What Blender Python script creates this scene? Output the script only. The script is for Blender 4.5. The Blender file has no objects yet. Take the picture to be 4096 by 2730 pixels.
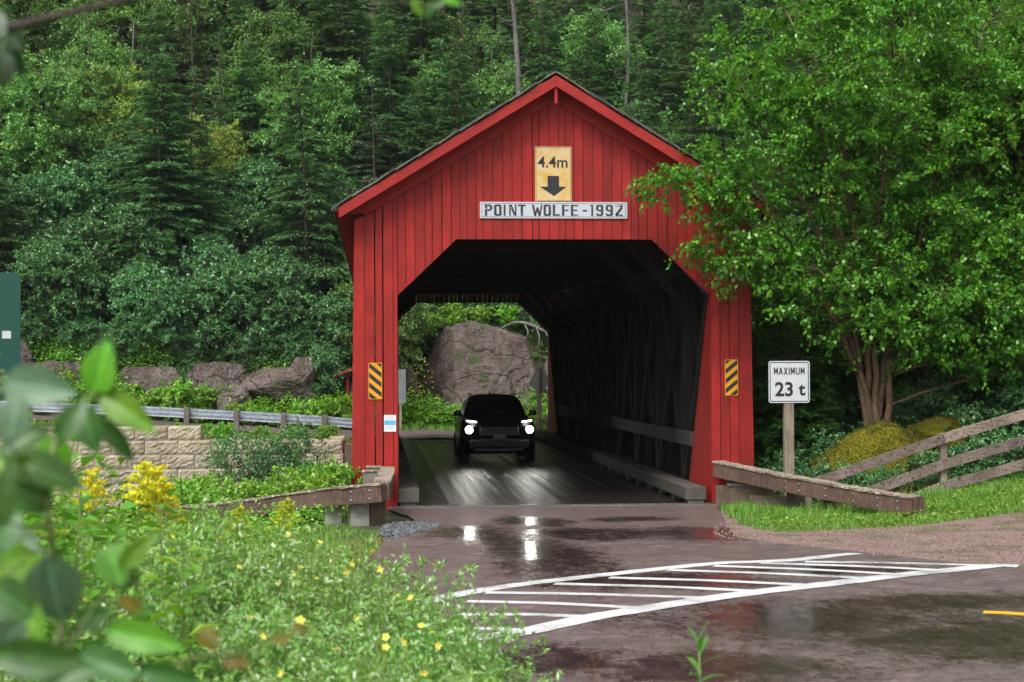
import bpy, math, random
import numpy as np
from mathutils import Vector, Matrix, Quaternion

R = math.radians
random.seed(11)
rng = np.random.default_rng(11)
SC = bpy.context.scene
COL = SC.collection

# ------------------------------------------------------------------ camera, sky, sun, exposure
CAM = (-3.05, -30.0, 2.37)
cd = bpy.data.cameras.new('camera')
cam = bpy.data.objects.new('camera', cd); COL.objects.link(cam); SC.camera = cam
cd.sensor_width = 36.0; cd.lens = 61.37; cd.clip_start = 0.05; cd.clip_end = 1000
_yaw, _pitch, _roll = math.atan(312.5/4011), 0.0159, R(0.25)
cam.matrix_world = (Matrix.Translation(CAM) @ Matrix.Rotation(-_yaw, 4, 'Z') @ Matrix.Rotation(R(90)+_pitch, 4, 'X')
                    @ Matrix.Rotation(-_roll, 4, 'Z'))
cd.dof.use_dof = True; cd.dof.focus_distance = 30.5; cd.dof.aperture_fstop = 5.6

SUN_EL, SUN_AZ = R(54), R(208)        # azimuth clockwise from +Y: behind the camera, a little to the left
W = bpy.data.worlds.new('World'); SC.world = W; W.use_nodes = True
nt = W.node_tree; nt.nodes.clear()
sky = nt.nodes.new('ShaderNodeTexSky'); sky.sky_type = 'NISHITA'; sky.sun_disc = False
sky.sun_elevation = SUN_EL; sky.sun_rotation = SUN_AZ; sky.air_density = 1.0; sky.dust_density = 5.0; sky.ozone_density = 1.0
hs = nt.nodes.new('ShaderNodeHueSaturation'); hs.inputs['Saturation'].default_value = 0.12   # an even grey cloud cover
bg = nt.nodes.new('ShaderNodeBackground'); bg.inputs['Strength'].default_value = 0.15
wo = nt.nodes.new('ShaderNodeOutputWorld')
nt.links.new(sky.outputs[0], hs.inputs['Color']); nt.links.new(hs.outputs[0], bg.inputs['Color']); nt.links.new(bg.outputs[0], wo.inputs['Surface'])
sl = bpy.data.lights.new('sun', 'SUN'); sl.energy = 1.4; sl.angle = R(25); sl.color = (1, .97, .92)
sun = bpy.data.objects.new('sun', sl); COL.objects.link(sun); sun.location = (-20, -40, 60)
sd = Vector((math.sin(SUN_AZ)*math.cos(SUN_EL), math.cos(SUN_AZ)*math.cos(SUN_EL), math.sin(SUN_EL)))
sun.rotation_euler = (-sd).to_track_quat('-Z', 'Y').to_euler()
vs = SC.view_settings
vs.view_transform = 'Standard'; vs.look = 'None'; vs.exposure = 0.5; vs.gamma = 1.0; vs.use_curve_mapping = False
SC.cycles.max_bounces = 7; SC.cycles.diffuse_bounces = 3; SC.cycles.glossy_bounces = 3
SC.cycles.transmission_bounces = 4; SC.cycles.transparent_max_bounces = 6
SC.cycles.sample_clamp_indirect = 4.0
SC.cycles.use_denoising = True

# ------------------------------------------------------------------ materials
def nodes(name):
    m = bpy.data.materials.new(name); m.use_nodes = True
    t = m.node_tree; t.nodes.clear()
    o = t.nodes.new('ShaderNodeOutputMaterial')
    return m, t, o
def N(t, kind, **kw):
    n = t.nodes.new(kind)
    for k, v in kw.items():
        if hasattr(n, k): setattr(n, k, v)
        else: n.inputs[k.replace('_', ' ')].default_value = v
    return n
def ramp(t, fac, stops, interp='LINEAR'):
    r = t.nodes.new('ShaderNodeValToRGB'); r.color_ramp.interpolation = interp
    el = r.color_ramp.elements
    while len(el) > 1: el.remove(el[-1])
    el[0].position, el[0].color = stops[0][0], tuple(stops[0][1])+(1,)
    for p, c in stops[1:]:
        e = el.new(p); e.color = tuple(c)+(1,)
    t.links.new(fac, r.inputs['Fac']); return r.outputs['Color']
def mixc(t, fac, a, b, mode='MIX'):
    m = t.nodes.new('ShaderNodeMix'); m.data_type = 'RGBA'; m.blend_type = mode
    for sock, v in ((m.inputs[0], fac), (m.inputs[6], a), (m.inputs[7], b)):
        if isinstance(v, (int, float)): sock.default_value = v
        elif isinstance(v, tuple): sock.default_value = v+(1,)
        else: t.links.new(v, sock)
    return m.outputs[2]
def math_(t, op, a, b=None):
    m = t.nodes.new('ShaderNodeMath'); m.operation = op
    for i, v in enumerate((a, b)):
        if v is None: continue
        if isinstance(v, (int, float)): m.inputs[i].default_value = v
        else: t.links.new(v, m.inputs[i])
    return m.outputs[0]
def coords(t, scale=(1,1,1), world=False):
    """object coordinates moved by a random offset per object, so copies of a mesh do not repeat"""
    if world:
        g = t.nodes.new('ShaderNodeNewGeometry'); src = g.outputs['Position']
    else:
        tc = t.nodes.new('ShaderNodeTexCoord'); oi = t.nodes.new('ShaderNodeObjectInfo')
        mul = math_(t, 'MULTIPLY', oi.outputs['Random'], 37.0)
        v = t.nodes.new('ShaderNodeVectorMath'); v.operation = 'ADD'
        t.links.new(tc.outputs['Object'], v.inputs[0]); t.links.new(mul, v.inputs[1]); src = v.outputs[0]
    mp = t.nodes.new('ShaderNodeMapping'); mp.inputs['Scale'].default_value = scale
    t.links.new(src, mp.inputs['Vector']); return mp.outputs[0]
def noise(t, vec, scale, detail=4, rough=.6, dist=0):
    n = t.nodes.new('ShaderNodeTexNoise'); n.inputs['Scale'].default_value = scale; n.inputs['Detail'].default_value = detail
    n.inputs['Roughness'].default_value = rough; n.inputs['Distortion'].default_value = dist
    t.links.new(vec, n.inputs['Vector']); return n.outputs['Fac']
def bump(t, h, strength, dist=.02):
    b = t.nodes.new('ShaderNodeBump'); b.inputs['Strength'].default_value = strength; b.inputs['Distance'].default_value = dist
    t.links.new(h, b.inputs['Height']); return b.outputs[0]
def princ(t, o, color, rough=.6, normal=None, metallic=0., spec=.5):
    p = t.nodes.new('ShaderNodeBsdfPrincipled')
    if isinstance(color, tuple): p.inputs['Base Color'].default_value = color+(1,)
    else: t.links.new(color, p.inputs['Base Color'])
    if isinstance(rough, (int, float)): p.inputs['Roughness'].default_value = rough
    else: t.links.new(rough, p.inputs['Roughness'])
    p.inputs['Metallic'].default_value = metallic; p.inputs['Specular IOR Level'].default_value = spec
    if normal is not None: t.links.new(normal, p.inputs['Normal'])
    t.links.new(p.outputs[0], o.inputs['Surface']); return p
def sc(c, k): return tuple(min(1., x*k) for x in c)

def wood(name, col, rough=.7, grain=(14,14,1.2), amt=.45, wear=None, wear_at=.66, b=.35, objvar=.35, spec=.35):
    m, t, o = nodes(name)
    v = coords(t, grain); g = noise(t, v, 2.2, 6, .65, .4)
    c = ramp(t, g, [(.36, sc(col, 1-amt)), (.5, col), (.64, sc(col, 1+amt))])
    v2 = coords(t); big = noise(t, v2, 1.7, 3)
    c = mixc(t, .55, c, ramp(t, big, [(.36, sc(col, 1-amt*.9)), (.64, sc(col, 1+amt*.8))]))
    oi = t.nodes.new('ShaderNodeObjectInfo')
    h = t.nodes.new('ShaderNodeHueSaturation'); t.links.new(c, h.inputs['Color'])
    t.links.new(math_(t, 'ADD', math_(t, 'MULTIPLY', oi.outputs['Random'], objvar), 1-objvar/2), h.inputs['Value'])
    c = h.outputs[0]
    if wear:
        wn = noise(t, coords(t, (5,5,2.4)), 6, 6, .7)
        c = mixc(t, ramp(t, wn, [(wear_at, (0,0,0)), (wear_at+.05, (1,1,1))]), c, wear)
    princ(t, o, c, rough, bump(t, g, b, .01), 0., spec); return m

def plain(name, col, rough=.6, var=.15, scale=8, b=0., metallic=0., spec=.5):
    m, t, o = nodes(name)
    n = noise(t, coords(t), scale, 5)
    c = ramp(t, n, [(.3, sc(col, 1-var)), (.7, sc(col, 1+var))])
    princ(t, o, c, rough, bump(t, n, b) if b else None, metallic, spec); return m

def leafmat(name, cols, rough=.42, trans=.32, objvar=.3, spec=.5, patch=.0):
    m, t, o = nodes(name)
    g = t.nodes.new('ShaderNodeNewGeometry')
    k = len(cols)
    c = ramp(t, g.outputs['Random Per Island'], [(i/max(1, k-1), cols[i]) for i in range(k)])
    oi = t.nodes.new('ShaderNodeObjectInfo')
    h = t.nodes.new('ShaderNodeHueSaturation'); t.links.new(c, h.inputs['Color'])
    t.links.new(math_(t, 'ADD', math_(t, 'MULTIPLY', oi.outputs['Random'], objvar), 1-objvar/2), h.inputs['Value'])
    t.links.new(math_(t, 'ADD', math_(t, 'MULTIPLY', oi.outputs['Random'], .03), .485), h.inputs['Hue'])
    p = princ(t, o, h.outputs[0], rough, None, 0, spec)
    tr = t.nodes.new('ShaderNodeBsdfTranslucent')
    t.links.new(mixc(t, 1.0, h.outputs[0], (1., 1., .45), 'MULTIPLY'), tr.inputs['Color'])
    mx = t.nodes.new('ShaderNodeMixShader'); mx.inputs[0].default_value = trans
    t.links.new(p.outputs[0], mx.inputs[1]); t.links.new(tr.outputs[0], mx.inputs[2]); t.links.new(mx.outputs[0], o.inputs['Surface'])
    return m

def emit(name, col, s):
    m, t, o = nodes(name); e = t.nodes.new('ShaderNodeEmission')
    e.inputs[0].default_value = col+(1,); e.inputs[1].default_value = s; t.links.new(e.outputs[0], o.inputs['Surface']); return m

M = {}
RED = (.285, .0125, .009)
M['red'] = wood('red_painted_wood', RED, .62, (9,9,.8), .34, (.40,.15,.12), .67, .35, .34)
M['redtrim'] = wood('red_trim_paint', (.31,.015,.011), .6, (2,9,9), .25, None, .7, .2, .1)
M['grey_wood'] = wood('weathered_grey_wood', (.15,.135,.12), .75, (2,14,14), .45, (.06,.05,.042), .60, .5)
M['beam'] = wood('weathered_brown_beam', (.135,.082,.064), .7, (14,14,2), .55, (.40,.36,.31), .625, .6)
M['beam_top'] = wood('lichen_beam_top', (.20,.15,.11), .85, (6,6,6), .6, (.50,.50,.42), .53, .9)
M['fence_rail'] = wood('fence_rail_wood', (.19,.145,.12), .7, (2,16,16), .6, (.03,.024,.02), .555, .5)
M['post_wood'] = wood('post_wood', (.22,.18,.13), .75, (14,14,1.5), .45, (.26,.13,.05), .60, .4)
M['crib'] = wood('timber_crib', (.11,.08,.057), .8, (12,12,2), .55, (.17,.16,.09), .60, .5)
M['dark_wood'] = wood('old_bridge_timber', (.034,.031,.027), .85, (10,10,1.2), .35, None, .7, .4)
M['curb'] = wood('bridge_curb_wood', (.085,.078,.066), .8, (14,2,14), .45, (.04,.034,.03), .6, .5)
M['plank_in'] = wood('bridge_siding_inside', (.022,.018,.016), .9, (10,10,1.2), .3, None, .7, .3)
M['concrete_post'] = plain('pale_mossy_post', (.30,.30,.25), .85, .4, 7, .6)
M['shingle'] = wood('cedar_shingle', (.13,.125,.115), .85, (10,3,10), .4, (.26,.29,.23), .62, .6)
M['white_sign'] = plain('white_sign_sheet', (.53,.55,.58), .4, .04, 4)
M['black'] = plain('black_sign_paint', (.014,.016,.02), .5, .2)
M['amber'] = plain('amber_reflective_sheet', (.72,.32,.010), .4, .05)
M['galv'] = plain('galvanised_steel', (.50,.54,.60), .38, .25, 9, .1, .75)
M['bolt'] = plain('bolt_steel', (.34,.35,.37), .45, .2, 20, 0, .8)
M['grey_metal'] = plain('grey_sign_back', (.20,.21,.215), .5, .2, 5, 0, .3)
M['green_sign'] = plain('green_sign_paint', (.003,.06,.044), .4, .1, 3)
M['steel'] = plain('joint_steel', (.13,.13,.13), .25, .5, 30, .3, .8)
M['pipe'] = plain('pale_blue_pipe', (.42,.62,.68), .5, .05)
M['paper'] = plain('paper', (.78,.79,.82), .5, .03); M['blue'] = plain('blue_print', (.10,.42,.68), .5, .1); M['ink'] = plain('grey_print', (.35,.37,.42), .6, .1)
M['bark'] = wood('bark_brown', (.06,.045,.036), .85, (6,6,2), .5, (.13,.125,.11), .64, .8)
M['birch_bark'] = wood('yellow_birch_bark', (.15,.092,.055), .6, (3,3,22), .6, (.035,.022,.016), .56, .6)
M['grey_bark'] = wood('lichen_grey_bark', (.15,.14,.13), .9, (6,6,3), .5, (.32,.33,.30), .62, .8)
M['twig'] = plain('twig_brown', (.05,.032,.024), .7, .3)
M['green_stem'] = plain('green_stem', (.14,.20,.05), .5, .2)
M['rock'] = None

# names sign: white boards with weathered print
def worn(name, col, under, at, rough=.6):
    m, t, o = nodes(name)
    n = noise(t, coords(t, (3,8,8), True), 3.0, 7, .72)
    c = mixc(t, ramp(t, n, [(at, (0,0,0)), (at+.05, (1,1,1))]), col, under)
    princ(t, o, c, rough); return m
M['name_board'] = worn('peeling_white_paint', (.50,.53,.58), (.22,.23,.25), .66)
M['name_ink'] = worn('worn_black_lettering', (.03,.033,.04), (.50,.53,.57), .60)
def faded_yellow():
    m, t, o = nodes('faded_yellow_sheet')
    n = noise(t, coords(t, (2,2,2), True), 1.6, 6, .7, .5)
    c = ramp(t, n, [(.36, (.66,.54,.34)), (.5, (.64,.46,.20)), (.64, (.60,.35,.06))])
    princ(t, o, c, .45); return m
M['faded_yellow'] = faded_yellow()

def rockmat():
    m, t, o = nodes('red_purple_rock')
    v = coords(t)
    a = noise(t, v, 1.3, 7, .65, .3); b = noise(t, v, 9, 8, .75); f = noise(t, v, 60, 3, .7)
    c = ramp(t, a, [(.34, (.075,.042,.037)), (.46, (.135,.085,.074)), (.55, (.19,.145,.127)), (.66, (.30,.27,.24))])
    c = mixc(t, .5, c, ramp(t, b, [(.40, (.03,.02,.018)), (.60, (.26,.205,.18))]))
    c = mixc(t, ramp(t, f, [(.62, (0,0,0)), (.66, (1,1,1))]), c, (.46,.44,.40))
    mo = noise(t, v, 1.6, 7, .75)
    c = mixc(t, ramp(t, mo, [(.575, (0,0,0)), (.63, (1,1,1))]), c, (.07,.10,.02))
    wv = t.nodes.new('ShaderNodeVectorMath'); wv.operation = 'ADD'; nz = t.nodes.new('ShaderNodeTexNoise'); nz.inputs['Scale'].default_value = 1.4; nz.inputs['Detail'].default_value = 5
    t.links.new(v, nz.inputs['Vector']); t.links.new(v, wv.inputs[0]); t.links.new(nz.outputs['Color'], wv.inputs[1])
    mp = t.nodes.new('ShaderNodeMapping'); mp.inputs['Scale'].default_value = (.7, .7, 1.3); mp.inputs['Rotation'].default_value = (0, .5, 0); t.links.new(wv.outputs[0], mp.inputs['Vector'])
    vo = t.nodes.new('ShaderNodeTexVoronoi'); vo.feature = 'DISTANCE_TO_EDGE'; vo.inputs['Scale'].default_value = .5; t.links.new(mp.outputs[0], vo.inputs['Vector'])
    cr = ramp(t, vo.outputs['Distance'], [(.0, (.25,.25,.25)), (.02, (1,1,1))])
    c = mixc(t, cr, (.022,.016,.014), c)
    hh = math_(t, 'ADD', math_(t, 'ADD', math_(t, 'MULTIPLY', a, 1.5), b), math_(t, 'MULTIPLY', cr, .8))
    princ(t, o, c, .62, bump(t, hh, 1., .14)); return m
M['rock'] = rockmat()
def blockmat():
    m, t, o = nodes('tan_split_face_block')
    v = coords(t); a = noise(t, v, 2.2, 5); b = noise(t, coords(t, (2.2,2.2,4.5)), 3.2, 5, .6, 1.2)
    c = ramp(t, a, [(.36, (.33,.285,.19)), (.64, (.50,.445,.325))])
    c = mixc(t, ramp(t, b, [(.40, (0,0,0)), (.46, (.6,.6,.6)), (.5, (0,0,0))]), c, (.19,.155,.115))
    oi = t.nodes.new('ShaderNodeObjectInfo'); h = t.nodes.new('ShaderNodeHueSaturation'); t.links.new(c, h.inputs['Color'])
    t.links.new(math_(t, 'ADD', math_(t, 'MULTIPLY', oi.outputs['Random'], .3), .85), h.inputs['Value'])
    princ(t, o, h.outputs[0], .85, bump(t, b, .8, .06)); return m
M['block'] = blockmat()
def mossmat():
    m, t, o = nodes('moss_mound')
    n = noise(t, coords(t), 34, 6, .8); a = noise(t, coords(t), 3, 3)
    c = mixc(t, .5, ramp(t, n, [(.36, (.05,.055,.006)), (.64, (.33,.30,.025))]), ramp(t, a, [(.36, (.10,.11,.01)), (.64, (.30,.26,.025))]))
    princ(t, o, c, .95, bump(t, n, 1., .05), 0, .1); return m
M['moss'] = mossmat()

# wet red-brown asphalt: rough grain with glossy films of water lying in long shallow pools
PUDDLES = [(-.75,-4.2,.5,1.6), (-1.3,-10.6,.62,3.6), (-1.75,-6.8,.55,1.5), (.75,-3.9,.6,.6), (1.2,-7.6,.7,1.4), (-.2,-7.4,1.0,1.3), (.3,-16.4,1.3,1.0), (1.9,-17.6,1.9,1.0), (1.9,-15.6,1.5,.5), (-.5,-13.9,1.2,.6), (-1.9,-18.2,.7,.7), (-.9,-18.6,.9,.6), (3.6,-15.9,1.6,.8), (1.3,-13.2,.9,.4)]
def roadmat():
    m, t, o = nodes('wet_red_asphalt')
    v = coords(t, (1,1,1), True)
    f = noise(t, v, 75, 4, .75); f2 = noise(t, v, 26, 5, .8); mid = noise(t, v, 1.1, 6, .65)
    c = ramp(t, f, [(.3, (.055,.037,.034)), (.55, (.12,.084,.078)), (.75, (.26,.20,.19))])
    c = mixc(t, .6, c, ramp(t, f2, [(.38, (.028,.018,.017)), (.5, (.11,.078,.073)), (.62, (.38,.30,.29))]))
    c = mixc(t, .45, c, ramp(t, mid, [(.36, (.065,.042,.039)), (.64, (.18,.135,.128))]))
    c = mixc(t, .35, c, ramp(t, noise(t, v, 9, 9, .88), [(.40, (.03,.02,.019)), (.5, (.12,.088,.082)), (.60, (.34,.27,.255))]))
    c = mixc(t, .42, c, ramp(t, noise(t, v, 2.6, 10, .9), [(.40, (.035,.022,.020)), (.5, (.115,.082,.076)), (.60, (.30,.235,.225))]))
    # standing water: shallow pools where the surface sags, broken up along their edges
    xy = t.nodes.new('ShaderNodeNewGeometry').outputs['Position']
    warp = noise(t, coords(t, (.9,.6,1), True), 1.3, 5, .7)
    best = None
    for cx, cy, rx, ry_ in PUDDLES:
        mp = t.nodes.new('ShaderNodeMapping'); mp.vector_type = 'POINT'
        mp.inputs['Scale'].default_value = (1/rx, 1/ry_, 0); mp.inputs['Location'].default_value = (-cx/rx, -cy/ry_, 0)
        t.links.new(xy, mp.inputs['Vector'])
        ln = t.nodes.new('ShaderNodeVectorMath'); ln.operation = 'LENGTH'; t.links.new(mp.outputs[0], ln.inputs[0])
        best = ln.outputs['Value'] if best is None else math_(t, 'MINIMUM', best, ln.outputs['Value'])
    k = math_(t, 'SUBTRACT', 1.45, best)
    k = math_(t, 'ADD', k, math_(t, 'MULTIPLY', math_(t, 'SUBTRACT', warp, .5), 2.2))
    k = math_(t, 'ADD', k, math_(t, 'MULTIPLY', math_(t, 'SUBTRACT', noise(t, coords(t, (3,1.6,1), True), 4, 7, .82), .5), 2.6))
    w = ramp(t, k, [(.05, (0,0,0)), (.75, (1,1,1))])
    dry = ramp(t, f2, [(.35, (.30,.30,.30)), (.65, (.58,.58,.58))])
    rough = mixc(t, w, dry, ramp(t, noise(t, coords(t, (2.2,.9,1), True), 3.0, 7, .8), [(.46, (.05,.05,.05)), (.62, (.34,.34,.34))]))
    c = mixc(t, w, c, mixc(t, 1.0, c, (.42,.38,.38), 'MULTIPLY'))
    bs = N(t, 'ShaderNodeMapRange'); t.links.new(w, bs.inputs['Value']); bs.inputs['To Min'].default_value = .6; bs.inputs['To Max'].default_value = .05
    b = t.nodes.new('ShaderNodeBump'); b.inputs['Distance'].default_value = .012
    t.links.new(bs.outputs[0], b.inputs['Strength']); t.links.new(f2, b.inputs['Height'])
    princ(t, o, c, rough, b.outputs[0], 0, .5); return m
M['road'] = roadmat()
def deckmat():
    m, t, o = nodes('wet_deck_timber')
    v = coords(t, (14,1.2,14)); g = noise(t, v, 2.4, 6, .7, .3); s = noise(t, coords(t, (42,3.5,1), True), 2.2, 6, .8)
    c = ramp(t, g, [(.36, (.008,.006,.0055)), (.64, (.038,.028,.025))])
    r = ramp(t, s, [(.44, (.13,.13,.13)), (.55, (.5,.5,.5))])
    oi = t.nodes.new('ShaderNodeObjectInfo'); r = mixc(t, .45, r, ramp(t, oi.outputs['Random'], [(0, (.08,.08,.08)), (1, (.42,.42,.42))]))
    princ(t, o, c, r, bump(t, s, .7, .012), 0., .15); return m
M['deck'] = deckmat()
def groundmat():
    m, t, o = nodes('soil_and_litter')
    v = coords(t, (1,1,1), True); a = noise(t, v, .9, 6, .7); b = noise(t, v, 14, 5, .75)
    c = ramp(t, a, [(.35, (.045,.034,.022)), (.5, (.05,.055,.02)), (.68, (.05,.085,.02))])
    c = mixc(t, .45, c, ramp(t, b, [(.3, (.02,.018,.01)), (.7, (.10,.095,.05))]))
    princ(t, o, c, .9, bump(t, b, .8, .05)); return m
M['ground'] = groundmat()
def gravelmat(name, c0, c1, c2):
    m, t, o = nodes(name)
    v = coords(t, (1,1,1), True); f = noise(t, v, 30, 6, .85); a = noise(t, v, 1.6, 5)
    c = ramp(t, f, [(.36, c0), (.5, c1), (.64, c2)])
    c = mixc(t, ramp(t, a, [(.5, (0,0,0)), (.62, (.7,.7,.7))]), c, (.10,.10,.035))
    princ(t, o, c, .7, bump(t, f, .8, .02)); return m
M['gravel'] = gravelmat('pink_gravel', (.09,.055,.047), (.245,.16,.14), (.46,.34,.30))
def paintmat(name, col):
    m, t, o = nodes(name)
    v = coords(t, (1,1,1), True); n = noise(t, v, 40, 5, .8); a = noise(t, v, 2, 4)
    k = math_(t, 'ADD', math_(t, 'MULTIPLY', n, .7), math_(t, 'MULTIPLY', a, .5))
    c = mixc(t, ramp(t, k, [(.64, (0,0,0)), (.72, (.85,.85,.85))]), col, (.16,.12,.12))
    princ(t, o, c, ramp(t, a, [(.4, (.5,.5,.5)), (.6, (.28,.28,.28))])); return m
M['white_paint'] = paintmat('white_road_paint', (.66,.67,.68)); M['yellow_paint'] = paintmat('yellow_road_paint', (.75,.42,.02))
def watermat():
    m, t, o = nodes('river_water'); n = noise(t, coords(t, (1,1,1), True), 3, 4)
    princ(t, o, (.03,.035,.025), .08, bump(t, n, .3, .05)); return m
M['water'] = watermat()
# car
M['car_paint'] = plain('black_car_paint', (.008,.008,.009), .18, .1, 3); M['car_glass'] = plain('dark_glass', (.004,.005,.006), .05, .1, 3)
M['car_trim'] = plain('black_plastic', (.012,.012,.012), .5, .2); M['chrome'] = plain('satin_chrome', (.05,.052,.055), .3, .1, 5, 0, .9)
M['tyre'] = plain('tyre_rubber', (.012,.012,.012), .8, .2); M['plate'] = plain('number_plate', (.35,.36,.36), .5, .05)
M['lamp'] = emit('headlight_glow', (1., .98, .88), 65.); M['drl'] = emit('running_light_glow', (.95, .97, 1.), 6.)
M['orange'] = plain('orange_reflector', (.6,.12,.02), .4, .05)
# foliage
M['spruce'] = leafmat('spruce_needles', [(.07,.155,.082), (.105,.22,.10), (.15,.29,.12), (.22,.40,.15)], .40, .26, .5)
M['spruce_young'] = leafmat('young_spruce_needles', [(.05,.14,.025), (.09,.24,.04), (.15,.34,.06)], .45, .25, .25)
M['lichen'] = leafmat('lichen_needles', [(.10,.14,.10), (.16,.19,.14), (.07,.14,.07), (.22,.24,.19)], .8, .15, .3)
M['alder'] = leafmat('alder_leaves', [(.058,.165,.072), (.095,.24,.095), (.14,.32,.115), (.23,.45,.15)], .30, .25, .4)
M['maple'] = leafmat('maple_leaves', [(.095,.225,.065), (.15,.32,.085), (.215,.41,.105), (.30,.51,.135)], .36, .35, .5)
M['yellowing'] = leafmat('yellowing_leaves', [(.20,.38,.06), (.30,.48,.08), (.42,.56,.10), (.50,.52,.14)], .45, .35, .2)
M['birch'] = leafmat('birch_leaves', [(.040,.145,.016), (.080,.235,.022), (.145,.345,.030), (.25,.48,.042), (.085,.23,.028)], .28, .40, .1)
M['weed'] = leafmat('weed_leaves', [(.10,.28,.03), (.17,.40,.045), (.27,.53,.065), (.40,.62,.10)], .36, .35, .3)
M['grass'] = leafmat('grass_blades', [(.07,.22,.022), (.12,.32,.035), (.20,.42,.05), (.16,.36,.04), (.42,.44,.14)], .45, .35, .1)
M['dry_grass'] = leafmat('dry_grass', [(.22,.30,.06), (.38,.36,.12), (.32,.17,.07), (.18,.28,.05)], .6, .3, .1)
M['cinq'] = leafmat('cinquefoil_leaves', [(.11,.28,.05), (.21,.45,.09), (.33,.60,.15), (.46,.70,.24), (.26,.52,.12), (.80,.90,.70)], .22, .35, .15)  # greens plus a near-white tone that paints white glints onto some leaves
M['petal'] = leafmat('yellow_petals', [(.86,.74,.10), (.92,.82,.16)], .5, .3, .1)
M['gold'] = leafmat('goldenrod_florets', [(.80,.74,.02), (.95,.86,.03), (.95,.88,.06), (.70,.74,.05)], .6, .3, .2)
M['goldbud'] = leafmat('goldenrod_buds', [(.42,.56,.04), (.58,.64,.05), (.70,.68,.06)], .6, .3, .2)
def broadmat(name, col):
    m = leafmat(name, [col], .4, .3, .3); t = m.node_tree
    hsn = [n for n in t.nodes if n.type == 'HUE_SAT'][0]
    tc = t.nodes.new('ShaderNodeTexCoord'); sp = t.nodes.new('ShaderNodeSeparateXYZ'); t.links.new(tc.outputs['Object'], sp.inputs[0])
    ay = math_(t, 'ABSOLUTE', sp.outputs['Y']); side = math_(t, 'ABSOLUTE', math_(t, 'SUBTRACT', math_(t, 'FRACT', math_(t, 'SUBTRACT', math_(t, 'MULTIPLY', sp.outputs['X'], 7.), math_(t, 'MULTIPLY', ay, 5.))), .5))
    c = mixc(t, ramp(t, noise(t, coords(t, (3,3,3)), 2.2, 5, .7), [(.4, (0,0,0)), (.62, (.8,.8,.8))]), sc(col, .75), (col[0]*1.7, col[1]*1.25, col[2]*.9))
    c = mixc(t, ramp(t, side, [(.0, (.35,.35,.35)), (.08, (0,0,0))]), c, sc(col, 1.7)); c = mixc(t, ramp(t, ay, [(.012, (.8,.8,.8)), (.03, (0,0,0))]), c, sc(col, 2.2))
    t.links.new(c, hsn.inputs['Color']); return m
M['broad'] = [broadmat('broad_leaf_'+n, c) for n, c in (('blue_green', (.085,.19,.11)), ('dark', (.045,.15,.028)), ('bright', (.12,.36,.03)), ('bronze', (.22,.20,.03)), ('deep', (.018,.055,.012)))]
M['fern'] = leafmat('fern_leaves', [(.06,.17,.04), (.10,.25,.055), (.16,.34,.06)], .5, .3, .2)
M['brown_leaf'] = leafmat('dead_leaves', [(.15,.06,.025), (.24,.09,.03), (.10,.045,.02)], .7, .2, .1)

# ------------------------------------------------------------------ object helpers
def link(o, parent=None):
    COL.objects.link(o)
    if parent is not None: o.parent = parent
    return o
def tag(o, label=None, cat=None, group=None, kind=None):
    for k, v in (('label', label), ('category', cat), ('group', group), ('kind', kind)):
        if v: o[k] = v
    return o
def thing(name, label, cat, loc=(0,0,0), rz=0., group=None, scale=1.):
    o = bpy.data.objects.new(name, None); o.empty_display_size = .2; link(o)
    o.location = loc; o.rotation_euler = (0, 0, rz); o.scale = (scale,)*3 if not isinstance(scale, tuple) else scale
    return tag(o, label, cat, group)
def mobj(name, mesh, parent=None, loc=(0,0,0)):
    o = bpy.data.objects.new(name, mesh); link(o, parent); o.location = loc; return o
def copy_tree(o, parent=None):
    c = o.copy(); COL.objects.link(c); c.parent = parent
    for ch in KIDS.get(o.name, ()): copy_tree(ch, c)
    return c
KIDS = {}
def note_kids(root):
    stack = [root]
    while stack:
        x = stack.pop(); k = list(x.children); KIDS[x.name] = k; stack += k

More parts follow.
